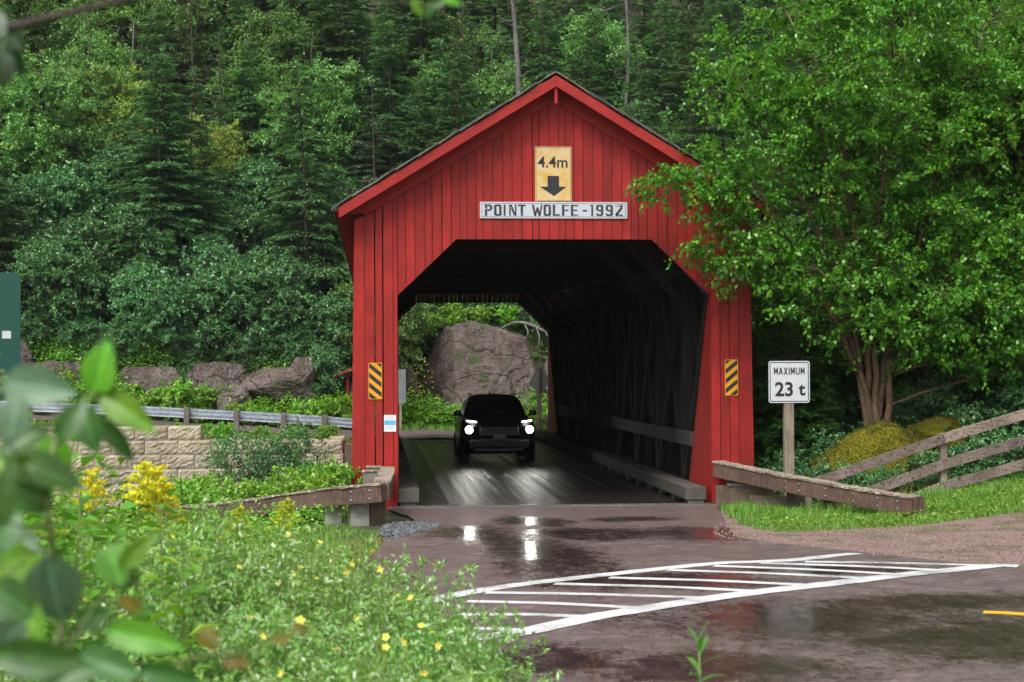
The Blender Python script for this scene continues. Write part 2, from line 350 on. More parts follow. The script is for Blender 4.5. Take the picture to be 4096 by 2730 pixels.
class MB:
    def __init__(s): s.v = []; s.f = []
    def add(s, vs, fs):
        n = len(s.v); s.v += [tuple(p) for p in vs]; s.f += [tuple(i+n for i in f) for f in fs]; return s
    def box(s, c, size, rot=None):
        x, y, z = (k/2 for k in size); c = Vector(c); rot = rot or Matrix.Identity(3)
        vs = [c + rot @ Vector((a*x, b*y, d*z)) for d in (-1,1) for a, b in ((-1,-1),(1,-1),(1,1),(-1,1))]
        return s.add(vs, [(3,2,1,0),(4,5,6,7),(0,1,5,4),(1,2,6,5),(2,3,7,6),(3,0,4,7)])
    def beam(s, p0, p1, w, h, up=(0,0,1)):
        p0, p1 = Vector(p0), Vector(p1); d = (p1-p0); L = d.length; d.normalize()
        r = d.cross(Vector(up)); r.normalize(); u = r.cross(d)
        return s.box((p0+p1)/2, (w, L, h), Matrix((r, d, u)).transposed())
    def rail(s, pts, w, h, jit=0., sub=6):
        """rectangular bar bent along a polyline (points on its centre line)"""
        P = []
        for a, b in zip(pts[:-1], pts[1:]):
            for k in range(sub): P.append(Vector(a).lerp(Vector(b), k/sub))
        P.append(Vector(pts[-1])); n0 = len(P); ring = []
        for i, p in enumerate(P):
            d = (P[min(i+1, n0-1)]-P[max(i-1, 0)]).normalized(); r = d.cross(Vector((0,0,1))).normalized(); u = r.cross(d)
            for a, b in ((-1,-1),(1,-1),(1,1),(-1,1)):
                ring.append(p + r*a*w/2 + u*b*h/2 + Vector([random.uniform(-jit, jit) for _ in '123']))
        fs = [(3,2,1,0), tuple(4*(n0-1)+k for k in range(4))]
        for i in range(n0-1):
            for k in range(4): fs.append((4*i+k, 4*i+(k+1)%4, 4*i+4+(k+1)%4, 4*i+4+k))
        return s.add(ring, fs)
    def tube(s, pts, rad, n=6, cap=True):
        P = [Vector(p) for p in pts]; m = len(P)
        if not hasattr(rad, '__len__'): rad = [rad]*m
        prev = None; vs = []
        for i, p in enumerate(P):
            d = P[min(i+1, m-1)]-P[max(i-1, 0)]
            d = d.normalized() if d.length > 1e-9 else Vector((0,0,1))
            if prev is None:
                r = d.orthogonal().normalized()
            else:
                r = prev - d*prev.dot(d); r = r.normalized() if r.length > 1e-6 else d.orthogonal().normalized()
            prev = r; u = d.cross(r)
            for k in range(n):
                a = 2*math.pi*k/n; vs.append(p + (r*math.cos(a)+u*math.sin(a))*rad[i])
        fs = [(i*n+k, i*n+(k+1)%n, (i+1)*n+(k+1)%n, (i+1)*n+k) for i in range(m-1) for k in range(n)]
        if cap: fs += [tuple(range(n-1, -1, -1)), tuple((m-1)*n+k for k in range(n))]
        return s.add(vs, fs)
    def cyl(s, p0, p1, r, n=16): return s.tube([p0, p1], r, n)
    def prism(s, poly, y0, y1, frame=None):
        """polygon in x,z extruded from y0 to y1"""
        n = len(poly); vs = [(x, y0, z) for x, z in poly]+[(x, y1, z) for x, z in poly]
        fs = [tuple(range(n)), tuple(range(2*n-1, n-1, -1))]+[(i, i+n, (i+1)%n+n, (i+1)%n) for i in range(n)]
        return s.add(vs, fs)
    def mesh(s, name, mat, smooth=False):
        me = bpy.data.meshes.new(name); me.from_pydata(s.v, [], s.f)
        if mat is not None: me.materials.append(mat)
        if smooth: me.polygons.foreach_set('use_smooth', [True]*len(me.polygons))
        me.validate(); me.update(); return me
    def build(s, name, mat, parent=None, smooth=False, bevel=0., loc=(0,0,0)):
        o = mobj(name, s.mesh(name, mat, smooth), parent, loc)
        if bevel:
            b = o.modifiers.new('bevel', 'BEVEL'); b.width = bevel; b.segments = 2; b.limit_method = 'ANGLE'
        return o
def clip(poly, a, b, c):
    """keep the side a*x+b*z<=c of a polygon in x,z"""
    out = []; n = len(poly)
    for i in range(n):
        p, q = poly[i], poly[(i+1) % n]; dp, dq = a*p[0]+b*p[1]-c, a*q[0]+b*q[1]-c
        if dp <= 0: out.append(p)
        if dp*dq < 0:
            t = dp/(dp-dq); out.append((p[0]+t*(q[0]-p[0]), p[1]+t*(q[1]-p[1])))
    return out
def fast_mesh(name, V, F, mat):
    """V (n,3) array, F (m,k) array of one face size"""
    me = bpy.data.meshes.new(name); V = np.asarray(V, np.float32); F = np.asarray(F, np.int32); m, k = F.shape
    me.vertices.add(len(V)); me.vertices.foreach_set('co', V.ravel())
    me.loops.add(m*k); me.loops.foreach_set('vertex_index', F.ravel())
    me.polygons.add(m); me.polygons.foreach_set('loop_start', np.arange(0, m*k, k, dtype=np.int32))
    if mat is not None: me.materials.append(mat)
    me.update(calc_edges=True); me.validate(); return me
def unit(a): return a/np.maximum(np.linalg.norm(a, axis=1, keepdims=True), 1e-9)
def leaves_vf(P, D, U, L, Wd, fold=.18):
    """diamond leaves: base P, direction D, up-normal U, length L, width Wd, folded along the midrib: two triangles pairs"""
    D = unit(D); S = unit(np.cross(D, U)); Nn = np.cross(S, D)
    L = np.broadcast_to(np.asarray(L, float), (len(P),))[:, None]; Wd = np.broadcast_to(np.asarray(Wd, float), (len(P),))[:, None]
    mid = P + D*L*.45 + Nn*L*.04
    a = mid + S*Wd*.5 + Nn*Wd*fold; b = mid - S*Wd*.5 + Nn*Wd*fold; tip = P + D*L - Nn*L*.10
    V = np.stack([P, a, tip, b], 1).reshape(-1, 3)
    F = np.arange(len(P)*4).reshape(-1, 4)
    return V, F
def blades_vf(P, H, Wd, lean, r):
    """grass blades: three-segment bent strips as two quads"""
    n = len(P); az = r.uniform(0, 2*np.pi, n); d = np.stack([np.cos(az), np.sin(az), 0*az], 1); s = np.stack([-np.sin(az), np.cos(az), 0*az], 1)
    H = H[:, None]; Wd = np.broadcast_to(Wd, (n,))[:, None]; le = (lean*r.uniform(.2, 1.3, n))[:, None]; up = np.array([[0, 0, 1.]])
    m = P + up*H*.55 + d*H*le*.3; t = P + up*H*(1-.25*le) + d*H*le
    V = np.stack([P-s*Wd*.5, P+s*Wd*.5, m+s*Wd*.4, m-s*Wd*.4, t+s*Wd*.06, t-s*Wd*.06], 1).reshape(-1, 3)
    i = np.arange(n)[:, None]*6
    F = np.concatenate([i+np.array([[0, 1, 2, 3]]), i+np.array([[3, 2, 4, 5]])], 0)
    return V, F
def ss(a, b, t):
    t = np.clip((np.asarray(t, float)-a)/(b-a), 0, 1); return t*t*(3-2*t)
def wob(x, y, s, seed=0.):
    return (np.sin(x*s*1.0+seed)*np.cos(y*s*1.3+seed*2)+.6*np.sin(x*s*2.3-y*s*1.7+seed*3)+.35*np.cos(x*s*4.1+y*s*3.7+seed))/1.95

# ------------------------------------------------------------------ terrain
def gz(x, y):
    x = np.asarray(x, float); y = np.asarray(y, float); d = y+30
    z = .15*np.clip(x-4.2, 0, 12)*ss(-9, -2.5, y) + .036*np.clip(-1.5-y, 0, 10.5)      # the road falls gently towards the bridge
    z = z + .75*ss(-1.4, .6, y)*ss(4.1, 5.5, x)*(1+.5*ss(6, 12, x))
    left = .42*(1-ss(7.5, 13, d)); right = .42*(1-ss(1.5, 9.5, d)); t = ss(-4.4, -1.2, x)
    z = z + left*(1-t)+right*t
    z = z - .10*np.clip(-3.5-x, 0, 25)*ss(-11, -6, y)
    g0 = .9+7.5*ss(3.7, 6.5, x)
    g = ss(g0, g0+3.5, y)*(1-ss(23.7, 25.2, y))
    z = z*(1-g)-4.2*g
    z = z + .06*np.clip(-3.8-x, 0, 14)*ss(24.4, 26, y)*(1+0*x) + .10*np.clip(-3.5-x, 0, 25)*ss(23.5, 25.2, y)
    foot = 36.8+2.6*ss(-6, -2, x)+.8*wob(x, y*0, .35, 1.)
    h = np.clip(y-foot, 0, 60)
    z = z + .70*h + .8*ss(0, 1.4, h) + .7*wob(x, y, .33, 2.)*ss(2, 8, h) + .06*wob(x, y, 1.9, .4)*(1-ss(-5.6, -4.4, x)*ss(-22, -19, y)*(1-ss(.5, 2, y))*(1-ss(9, 12, x)))
    return z
def flat_road(x, y):
    return (x > -3.2) & (x < 2.4+.0*y) & (y < 0)
xs = np.unique(np.concatenate([np.linspace(-160, -30, 14), np.linspace(-30, -12, 25), np.linspace(-12, 14, 105), np.linspace(14, 36, 30), np.linspace(36, 180, 14)]))
ys = np.unique(np.concatenate([np.linspace(-120, -34, 12), np.linspace(-34, 2, 145), np.linspace(2, 22, 24), np.linspace(22, 27, 18), np.linspace(27, 70, 72), np.linspace(70, 220, 16)]))
X, Yg = np.meshgrid(xs, ys, indexing='xy'); Zg = gz(X, Yg) - .03
Vt = np.stack([X, Yg, Zg], -1).reshape(-1, 3); nx, ny = len(xs), len(ys)
ii = (np.arange(ny-1)[:, None]*nx+np.arange(nx-1)[None]).ravel()
ground = mobj('ground', fast_mesh('ground', Vt, np.stack([ii, ii+1, ii+nx+1, ii+nx], 1), M['ground']))
ground.data.polygons.foreach_set('use_smooth', [True]*len(ground.data.polygons)); tag(ground, kind='structure')

def sheet(name, poly, mat, dz, step=.35, parent=None):
    """a polygon laid on the terrain as a fine sheet dz above it"""
    import bmesh
    bm = bmesh.new(); f = bm.faces.new([bm.verts.new((x, y, 0)) for x, y in poly])
    x0, x1 = min(p[0] for p in poly), max(p[0] for p in poly); y0, y1 = min(p[1] for p in poly), max(p[1] for p in poly)
    for a0, a1, nn in ((x0, x1, (1,0,0)), (y0, y1, (0,1,0))):
        c = a0+step
        while c < a1:
            bmesh.ops.bisect_plane(bm, geom=bm.verts[:]+bm.edges[:]+bm.faces[:], plane_co=(c, c, 0), plane_no=nn); c += step
    for v in bm.verts: v.co.z = float(gz(v.co.x, v.co.y))+dz
    bmesh.ops.recalc_face_normals(bm, faces=bm.faces[:])
    me = bpy.data.meshes.new(name); bm.to_mesh(me); bm.free(); me.materials.append(mat)
    me.polygons.foreach_set('use_smooth', [True]*len(me.polygons))
    if sum(p.normal.z for p in me.polygons) < 0: me.flip_normals()
    return mobj(name, me, parent)
def smooth_poly(pts, n=4, jit=0.):
    """rounded outline through points"""
    out = []; m = len(pts)
    for i in range(m):
        p0, p1, p2, p3 = (np.array(pts[(i+k-1) % m], float) for k in range(4))
        for j in range(n):
            t = j/n
            out.append(tuple(.5*((2*p1)+(-p0+p2)*t+(2*p0-5*p1+4*p2-p3)*t*t+(-p0+3*p1-3*p2+p3)*t**3)+np.array([random.uniform(-jit, jit), random.uniform(-jit, jit)])))
    return out
road_out = [(-2.9,-.16), (2.78,-.16), (2.5,-2.1), (2.2,-3.8), (1.77,-6.3), (1.43,-8.39), (1.6,-9.6), (1.99,-10.7), (2.51,-12.23), (3.27,-13.31), (3.86,-14.4), (8,-17.2), (20,-22), (20,-28), (5,-23.5), (0,-20.6), (-2.2,-20.0), (-3.85,-19.4),
            (-3.75,-17.4), (-3.58,-15.36), (-3.2,-12.56), (-3.0,-9.5), (-2.95,-7.97), (-2.6,-6.6), (-2.4,-5), (-2.55,-2)]
road = sheet('road', road_out, M['road'], .012, .4); tag(road, kind='structure')
shoulder = sheet('gravel_shoulder', smooth_poly([(2.6,-1.6), (2.3,-4.2), (2.08,-6.0), (2.22,-7.5), (3.59,-6.85), (4.89,-6.2), (6.16,-5.75), (8,-5.4), (13,-4.6), (21,-6), (21,-22), (8.0,-17.4), (3.75,-14.6), (3.15,-13.5), (2.4,-12.4), (1.85,-10.9), (1.45,-9.7), (1.25,-8.4), (1.65,-6.2), (2.1,-3.8)], 7, .05), M['gravel'], .006, .4)
tag(shoulder, kind='structure')
far_poly = [(-2.6,29.0), (2.6,29.0), (2.9,32), (2.4,35.5), (-1,37.0), (-8,36.2), (-20,37), (-34,38), (-34,33), (-20,31.6), (-9,31.0), (-4.6,30.4)]
far_road = sheet('far_road', far_poly, M['road'], .02, .8); tag(far_road, kind='structure')
river = MB().add([(-60,3,-3.9), (60,3,-3.9), (60,25,-3.9), (-60,25,-3.9)], [(0,1,2,3)]).build('river_water', M['water']); tag(river, kind='structure')

# road markings
def strip(name, pts, w, mat, dz=.017, ragged=.0):
    n = len(pts); vs = []
    for i, p in enumerate(pts):
        a = Vector(pts[max(i-1, 0)]); b = Vector(pts[min(i+1, n-1)]); d = (b-a).normalized(); s = Vector((-d.y, d.x))
        ww = w[i] if hasattr(w, '__len__') else w
        for k in (-1, 1):
            q = Vector(p)+s*k*ww/2+s*random.uniform(-ragged, ragged); vs.append((q.x, q.y, float(gz(q.x, q.y))+dz))
    return MB().add(vs, [(2*i, 2*i+2, 2*i+3, 2*i+1) for i in range(n-1)]).build(name, mat, road)
def fine(pts, n=10):
    out = []
    P = [np.array(p, float) for p in pts]; P = [2*P[0]-P[1]]+P+[2*P[-1]-P[-2]]
    for i in range(1, len(P)-2):
        for j in range(n):
            t = j/n; p0, p1, p2, p3 = P[i-1:i+3]
            out.append(tuple(.5*((2*p1)+(-p0+p2)*t+(2*p0-5*p1+4*p2-p3)*t*t+(-p0+3*p1-3*p2+p3)*t**3)))
    out.append(tuple(P[-2])); return out
upper = [(-2.77,-15.34), (-2.34,-14.67), (-1.87,-14.14), (-1.26,-13.65), (-.37,-13.01), (.42,-12.5), (.86,-12.42), (1.36,-12.22), (2.05,-11.65)]
lower = [(-2.46,-17.24), (-1.99,-16.94), (-1.36,-16.21), (-.9,-15.79), (-.3,-15.26), (.33,-14.78), (1.24,-14.19), (1.89,-13.73), (2.56,-13.35), (3.08,-13.05), (3.28,-13.13)]
strip('edge_line', fine(upper), .21, M['white_paint'], .017, .008); strip('edge_line', fine(lower), .26, M['white_paint'], .0185, .008)
for a, b in [((1.3,-12.47),(3.08,-13.05)), ((.83,-12.55),(2.49,-13.39)), ((.31,-12.73),(1.99,-13.69)), ((-.21,-13.03),(1.52,-13.9)), ((-.86,-13.59),(.86,-14.35)), ((-1.42,-13.99),(.34,-14.74)),
             ((-2.09,-14.55),(-.27,-15.12)), ((-2.29,-15.11),(-.91,-15.67)), ((-2.4,-15.92),(-1.4,-16.13)), ((-2.48,-16.71),(-1.98,-16.8))]:
    mid = ((a[0]+b[0])/2+.03, (a[1]+b[1])/2+.06)
    strip('hatch_line', fine([a, mid, b], 8), .155, M['white_paint'], .0155, .006)
strip('yellow_line', fine([(1.82,-16.24), (2.08,-16.38), (3.0,-17.2), (5,-19.1)], 8), .17, M['yellow_paint'], .0165, .005)

# ------------------------------------------------------------------ covered bridge
LEN = 29.0
bridge = thing('covered_bridge', 'red board covered bridge with a shingled gable roof, the road running into its dark mouth', 'bridge')
random.seed(5)
def gable(x): return 7.02-.611*abs(x-.03)
def arch(x): return min(4.605, 4.605-.955*(-1.665-x), 4.605-.955*(x-1.725))
def portal(y0, y1, gaps, mat, s, zl=-.6, zr=-.3):
    """board-clad end wall: the timber frame is the part, every board a piece of it"""
    fr = MB(); yi = y1 if s > 0 else y0
    for xx in (-3.24, 3.26): fr.box((xx, yi+s*.11, 2.2), (.16, .2, 4.9))
    for xx in (-2.80, 2.88): fr.box((xx, yi+s*.11, 1.9), (.16, .2, 4.0))
    fr.box((.03, yi+s*.115, 4.80 if s > 0 else 5.25), (3.6, .2, .26))
    for sx in (-1, 1):
        fr.beam((sx*1.80+.03, yi+s*.12, 4.72), (sx*2.86+.03, yi+s*.12, 3.70), .18, .19, (0,1,0))
        fr.beam((.03, yi+s*.08, 6.82), (sx*3.35, yi+s*.08, 4.80), .14, .12, (0,1,0))
    frame = fr.build('portal_frame', M['dark_wood'], bridge)
    x = -3.42; edges = [x]
    while x < 3.44:
        n = x+random.choice([.118, .162, .168, .172, .178, .15])
        for mk in (-2.68, 2.76, 3.45):
            if x < mk-.001 and n > mk-.07: n = mk; break
        x = n; edges.append(x)
    for k, (a, b) in enumerate(zip(edges[:-1], edges[1:])):
        g = random.choice(gaps) if k != 2 else .034; m = (a+b)/2; a2, b2 = a+g/2, b-g/2
        if -2.68 < m < 2.76:
            bot = [(a2, arch(a2))]+[(q, arch(q)) for q in (-1.665, 1.725) if a2 < q < b2]+[(b2, arch(b2))]
        else:
            z0 = zl if m < 0 else zr
            da = -.072 if k == 0 else 0; db = .072 if k == len(edges)-2 else 0
            bot = [(a2+da, z0), (b2+db, z0)]
        top = [(b2, gable(b2))]+([(.03, gable(.03))] if a2 < .03 < b2 else [])+[(a2, gable(a2))]
        j = random.uniform(-.004, .004)
        MB().prism(bot+top, y0+j, y1+j).build('board', mat, frame)
    return frame
portal(0., .025, [.009,.009,.008,.011,.016], M['red'], 1)
portal(LEN-.025, LEN, [.008,.012,.02,.026,.01], M['red'], -1, -.3, -.3)
# door-jamb edge strips and the flared wings behind each opening
for xj in (-2.693, 2.773): MB().box((xj, .09, 1.75), (.022, .125, 3.75)).build('jamb_board', M['red'], bridge)
for yb, s in ((.155, 1), (LEN-.155, -1)):
    for sx in (-1, 1):
        wing = None
        for i in range(6):
            Lw = 2.0 if s > 0 else 3.6; b0, b1 = Lw*i/6, Lw*(i+1)/6-.008; t0, t1 = .10*i/6, .10*(i+1)/6-.001
            x_ = sx*2.72+.04
            def P(f, z, lean): return (x_-sx*.05*lean, yb+s*f, z)
            lo = [P(b0, -.02, b0/Lw), P(b1, -.02, b1/Lw), P(t1, 3.6, 0), P(t0, 3.6, 0)]
            vs = lo+[(p[0]+sx*.022, p[1], p[2]) for p in lo]
            MB().add(vs, [(0,1,2,3), (7,6,5,4), (0,4,5,1), (1,5,6,2), (2,6,7,3), (3,7,4,0)]).build('wing_board', M['red'], bridge)
# trim under the roof, barge boards, roof
def band(y0, y1, top, bot, k, x_end, mat, name, x0=.03, cut=None):
    for sx in (-1, 1):
        xe = x0+sx*x_end
        poly = [(x0+sx*.0015, bot), (xe, bot-k*x_end), (xe, top-k*x_end), (x0+sx*.0015, top)]
        if cut is not None: poly = clip(poly, 0, -1, -cut)
        MB().prism(poly if sx > 0 else poly[::-1], y0, y1).build(name, mat, bridge, bevel=.004)
band(-.052, -.006, 7.32, 6.99, .611, 3.72, M['redtrim'], 'fascia_board', cut=5.03)
band(-.43, -.39, 7.375, 7.185, .611, 3.70, M['redtrim'], 'barge_board')
band(LEN+.39, LEN+.43, 7.375, 7.185, .611, 3.70, M['redtrim'], 'barge_board')
MB().box((.03, -.33, 7.05), (.05, .12, .3)).build('ridge_end', M['redtrim'], bridge)
roof = MB()
for sx in (-1, 1):
    k = .611; a, b = .03, .03+sx*3.74
    roof.prism([(a, 7.31), (b, 7.31-k*3.74), (b, 7.375-k*3.74), (a, 7.375)][::sx], -.388, LEN+.388)
roof = roof.build('roof', M['redtrim'], bridge)
shm = []
for _ in range(4):
    shm.append(MB().box((0, .2, 0), (random.uniform(.15, .21), .42, .016)).mesh('shingle', M['shingle']))
sl_ang = math.atan(.611)
for sx in (-1, 1):
    for c in range(28):
        dist = 4.42-c*.142; px_ = .03+sx*dist*math.cos(sl_ang); pz = 7.395-dist*math.sin(sl_ang)
        for r_ in range(2):
            o = mobj('shingle', random.choice(shm), roof)
            o.matrix_basis = (Matrix.Translation((px_, -.36+r_*.19+random.uniform(-.025, .02), pz+.008)) @ Matrix.Rotation(sx*sl_ang, 4, 'Y')
                              @ Matrix.Rotation(sx*R(90), 4, 'Z') @ Matrix.Rotation(R(3+random.uniform(0, 3)), 4, 'X') @ Matrix.Translation((0, -.05, .012)))
    sh = MB()
    for c in range(31):
        dist = 4.30-c*.142; px_ = .03+sx*dist*math.cos(sl_ang); pz = 7.40-dist*math.sin(sl_ang)
        sh.beam((px_, -.05, pz), (px_, LEN+.42, pz), .30, .014, (-sx*math.sin(sl_ang-.05)*-1, 0, math.cos(sl_ang-.05)))
    o = sh.build('shingle_courses', M['shingle'], roof); tag(o, kind='stuff')
for sx in (-1, 1):
    MB().beam((.03+sx*.10, -.42, 7.385), (.03+sx*.10, LEN+.42, 7.385), .24, .025, (sx*.5, 0, .86)).build('ridge_cap', M['shingle'], roof)
# eave soffit strip, side walls
for sx in (-1, 1):
    g = MB()
    for z in (.2, 2.3, 4.5): g.box((sx*3.33+.02, LEN/2, z), (.07, LEN-.5, .14))
    wall = g.build('side_wall', M['dark_wood'], bridge)
    bmesh_ = [MB().box((0, 0, 2.43), (.022, .192, 5.6)).mesh('board', M['red']) for _ in range(2)]
    n = 148
    for i in range(n):
        mobj('board', bmesh_[i % 2], wall, (sx*3.385+.02+random.uniform(-.003, .003), .14+(i+.5)*(LEN-.28)/n, 0))
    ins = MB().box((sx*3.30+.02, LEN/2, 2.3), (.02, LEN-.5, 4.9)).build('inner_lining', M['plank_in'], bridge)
    # truss
    xx = sx*2.98+.02
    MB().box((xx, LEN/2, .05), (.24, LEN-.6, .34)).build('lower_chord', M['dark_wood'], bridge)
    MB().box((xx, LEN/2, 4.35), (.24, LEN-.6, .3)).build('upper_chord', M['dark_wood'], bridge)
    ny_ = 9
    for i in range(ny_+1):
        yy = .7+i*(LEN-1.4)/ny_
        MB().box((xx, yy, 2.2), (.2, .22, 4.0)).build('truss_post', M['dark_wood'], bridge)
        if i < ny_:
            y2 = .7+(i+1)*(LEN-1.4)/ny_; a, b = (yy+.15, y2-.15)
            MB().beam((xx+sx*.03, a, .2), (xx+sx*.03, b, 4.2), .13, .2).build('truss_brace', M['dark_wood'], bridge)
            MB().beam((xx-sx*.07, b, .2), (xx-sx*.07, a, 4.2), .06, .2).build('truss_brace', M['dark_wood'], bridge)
    for y0_, y1_ in ((2.0, 11.2), (11.2, 20.3), (20.3, 25.6)):
        MB().box((sx*2.78+.02, (y0_+y1_)/2, 1.05), (.10, y1_-y0_-.006, .27)).build('guard_rail_timber', M['curb'], bridge, bevel=.01)
    xc = 2.46 if sx > 0 else -2.50
    ysegs = [-.12, 7, 14.2, 21.5, LEN+.3]
    for a, b in zip(ysegs[:-1], ysegs[1:]):
        MB().box((xc, (a+b)/2, .20), (.36, b-a-.008, .22)).build('curb_timber', M['curb'], bridge, bevel=.012)
    blk = MB().box((0, 0, 0), (.28, .3, .1)).mesh('curb_block', M['curb'])
    for i in range(21): mobj('curb_block', blk, bridge, (xc, .06+i*1.44, .048))
for i in range(10):
    yy = .55+i*(LEN-1.1)/9
    MB().box((.02, yy, 5.02), (6.3, .2, .24)).build('tie_beam', M['dark_wood'], bridge)
    for sx in (-1, 1):
        MB().beam((sx*1.75+.02, yy, 4.95), (sx*2.9+.02, yy, 3.6), .16, .18, (0,1,0)).build('knee_brace', M['dark_wood'], bridge)
        MB().beam((.03, yy, 7.18), (sx*3.5, yy, 5.06), .06, .18, (0,1,0)).build('rafter', M['dark_wood'], bridge)
# deck: laminated planks running the length of the bridge
st = MB()
for x in (-2.4, -1.2, 0, 1.2, 2.4): st.box((x, LEN/2, -.4), (.25, LEN, .4))
deck = st.build('deck_stringers', M['crib'], bridge)
pm = [MB().box((0, 0, 0), (.094, LEN-.24, .16)).mesh('plank', M['deck']) for _ in range(2)]
for i in range(54):
    mobj('plank', pm[i % 2], deck, (-2.67+.1*(i+.5), LEN/2, -.087+random.uniform(-.007, .005))).rotation_euler = (0, R(random.gauss(0, 2.2)), 0)
MB().box((0, -.045, .004), (5.6, .12, .06)).build('joint_strip', M['steel'], bridge, bevel=.006)
MB().box((0, -.16, -.02), (5.7, .10, .075)).build('joint_angle', M['grey_wood'], bridge, bevel=.006)
for x in np.linspace(-2.7, 2.7, 40):
    MB().box((x, -.045, .036), (.05, .05, .006)).build('joint_tooth', M['steel'], bridge)
# abutments
for yc in (.7, LEN-.6):
    for i, z in enumerate((-.78, -1.12, -1.46, -1.8)):
        MB().box((0, yc+ (.1 if yc < 5 else -.1)+.02*(i % 2), z), (6.6, .9, .33)).build('abutment_timber', M['crib'], bridge, bevel=.02)
for sx in (-1, 1):   # bolts on the corner boards
    for dx in (0, .11): MB().cyl((sx*3.25+.03-.05+dx, -.012, 4.72), (sx*3.25+.03-.05+dx, .01, 4.72), .018, 10).build('bolt', M['redtrim'], bridge)

# ------------------------------------------------------------------ signs on the portal
def rounded(w, h, r, n=5):
    out = []
    for cx, cz, a0 in ((w/2-r, h/2-r, 0), (-w/2+r, h/2-r, 90), (-w/2+r, -h/2+r, 180), (w/2-r, -h/2+r, 270)):
        for k in range(n+1):
            a = R(a0+90*k/n); out.append((cx+r*math.cos(a), cz+r*math.sin(a)))
    return out
def ring(w, h, r, t, y):
    a, b = rounded(w, h, r), rounded(w-2*t, h-2*t, max(r-t, .002)); n = len(a)
    mb = MB(); mb.add([(x, y, z) for x, z in a]+[(x, y, z) for x, z in b], [(i, (i+1) % n, n+(i+1) % n, n+i) for i in range(n)][::1]); return mb
def text(s, size, x, y, z, mat, parent, name='lettering', xs=1., off=0., ext=.0015, sp=1.):
    cu = bpy.data.curves.new('txt', 'FONT'); cu.body = s; cu.size = size; cu.align_x = 'CENTER'; cu.align_y = 'CENTER'; cu.offset = off; cu.extrude = ext; cu.space_character = sp
    tmp = bpy.data.objects.new('txt', cu); COL.objects.link(tmp)
    me = bpy.data.meshes.new_from_object(tmp.evaluated_get(bpy.context.evaluated_depsgraph_get()))
    bpy.data.objects.remove(tmp); me.materials.clear(); me.materials.append(mat)
    o = mobj(name, me, parent); o.rotation_euler = (R(90), 0, 0); o.location = (x, y, z); o.scale = (xs, 1, 1); return o
def screws(parent, pts, y, r=.011):
    for x, z in pts: MB().cyl((x, y-.006, z), (x, y+.002, z), r, 10).build('screw', M['bolt'], parent)

s = thing('height_sign', 'faded yellow height limit sign with a thick black down arrow, on the gable boards', 'sign', (.015, -.012, 5.735))
MB().prism(rounded(.63, .945, .015), -.004, .004).build('panel', M['faded_yellow'], s)
ring(.605, .92, .012, .006, -.0058).build('border', M['black'], s)
text('4.4m', .272, -.005, -.0062, .195, M['black'], s, off=.004, xs=.98)
MB().prism([(-.10,.45-.01-.0), (-.10,.0), (0,0)], -.001, 0) if False else None
MB().prism([(-.10,-.035), (-.10,-.22), (-.235,-.22), (.012,-.385), (.23,-.22), (.10,-.22), (.10,-.035)], -.0066, -.0046).build('arrow', M['black'], s)
screws(s, ((0, .45), (0, -.45)), -.004)

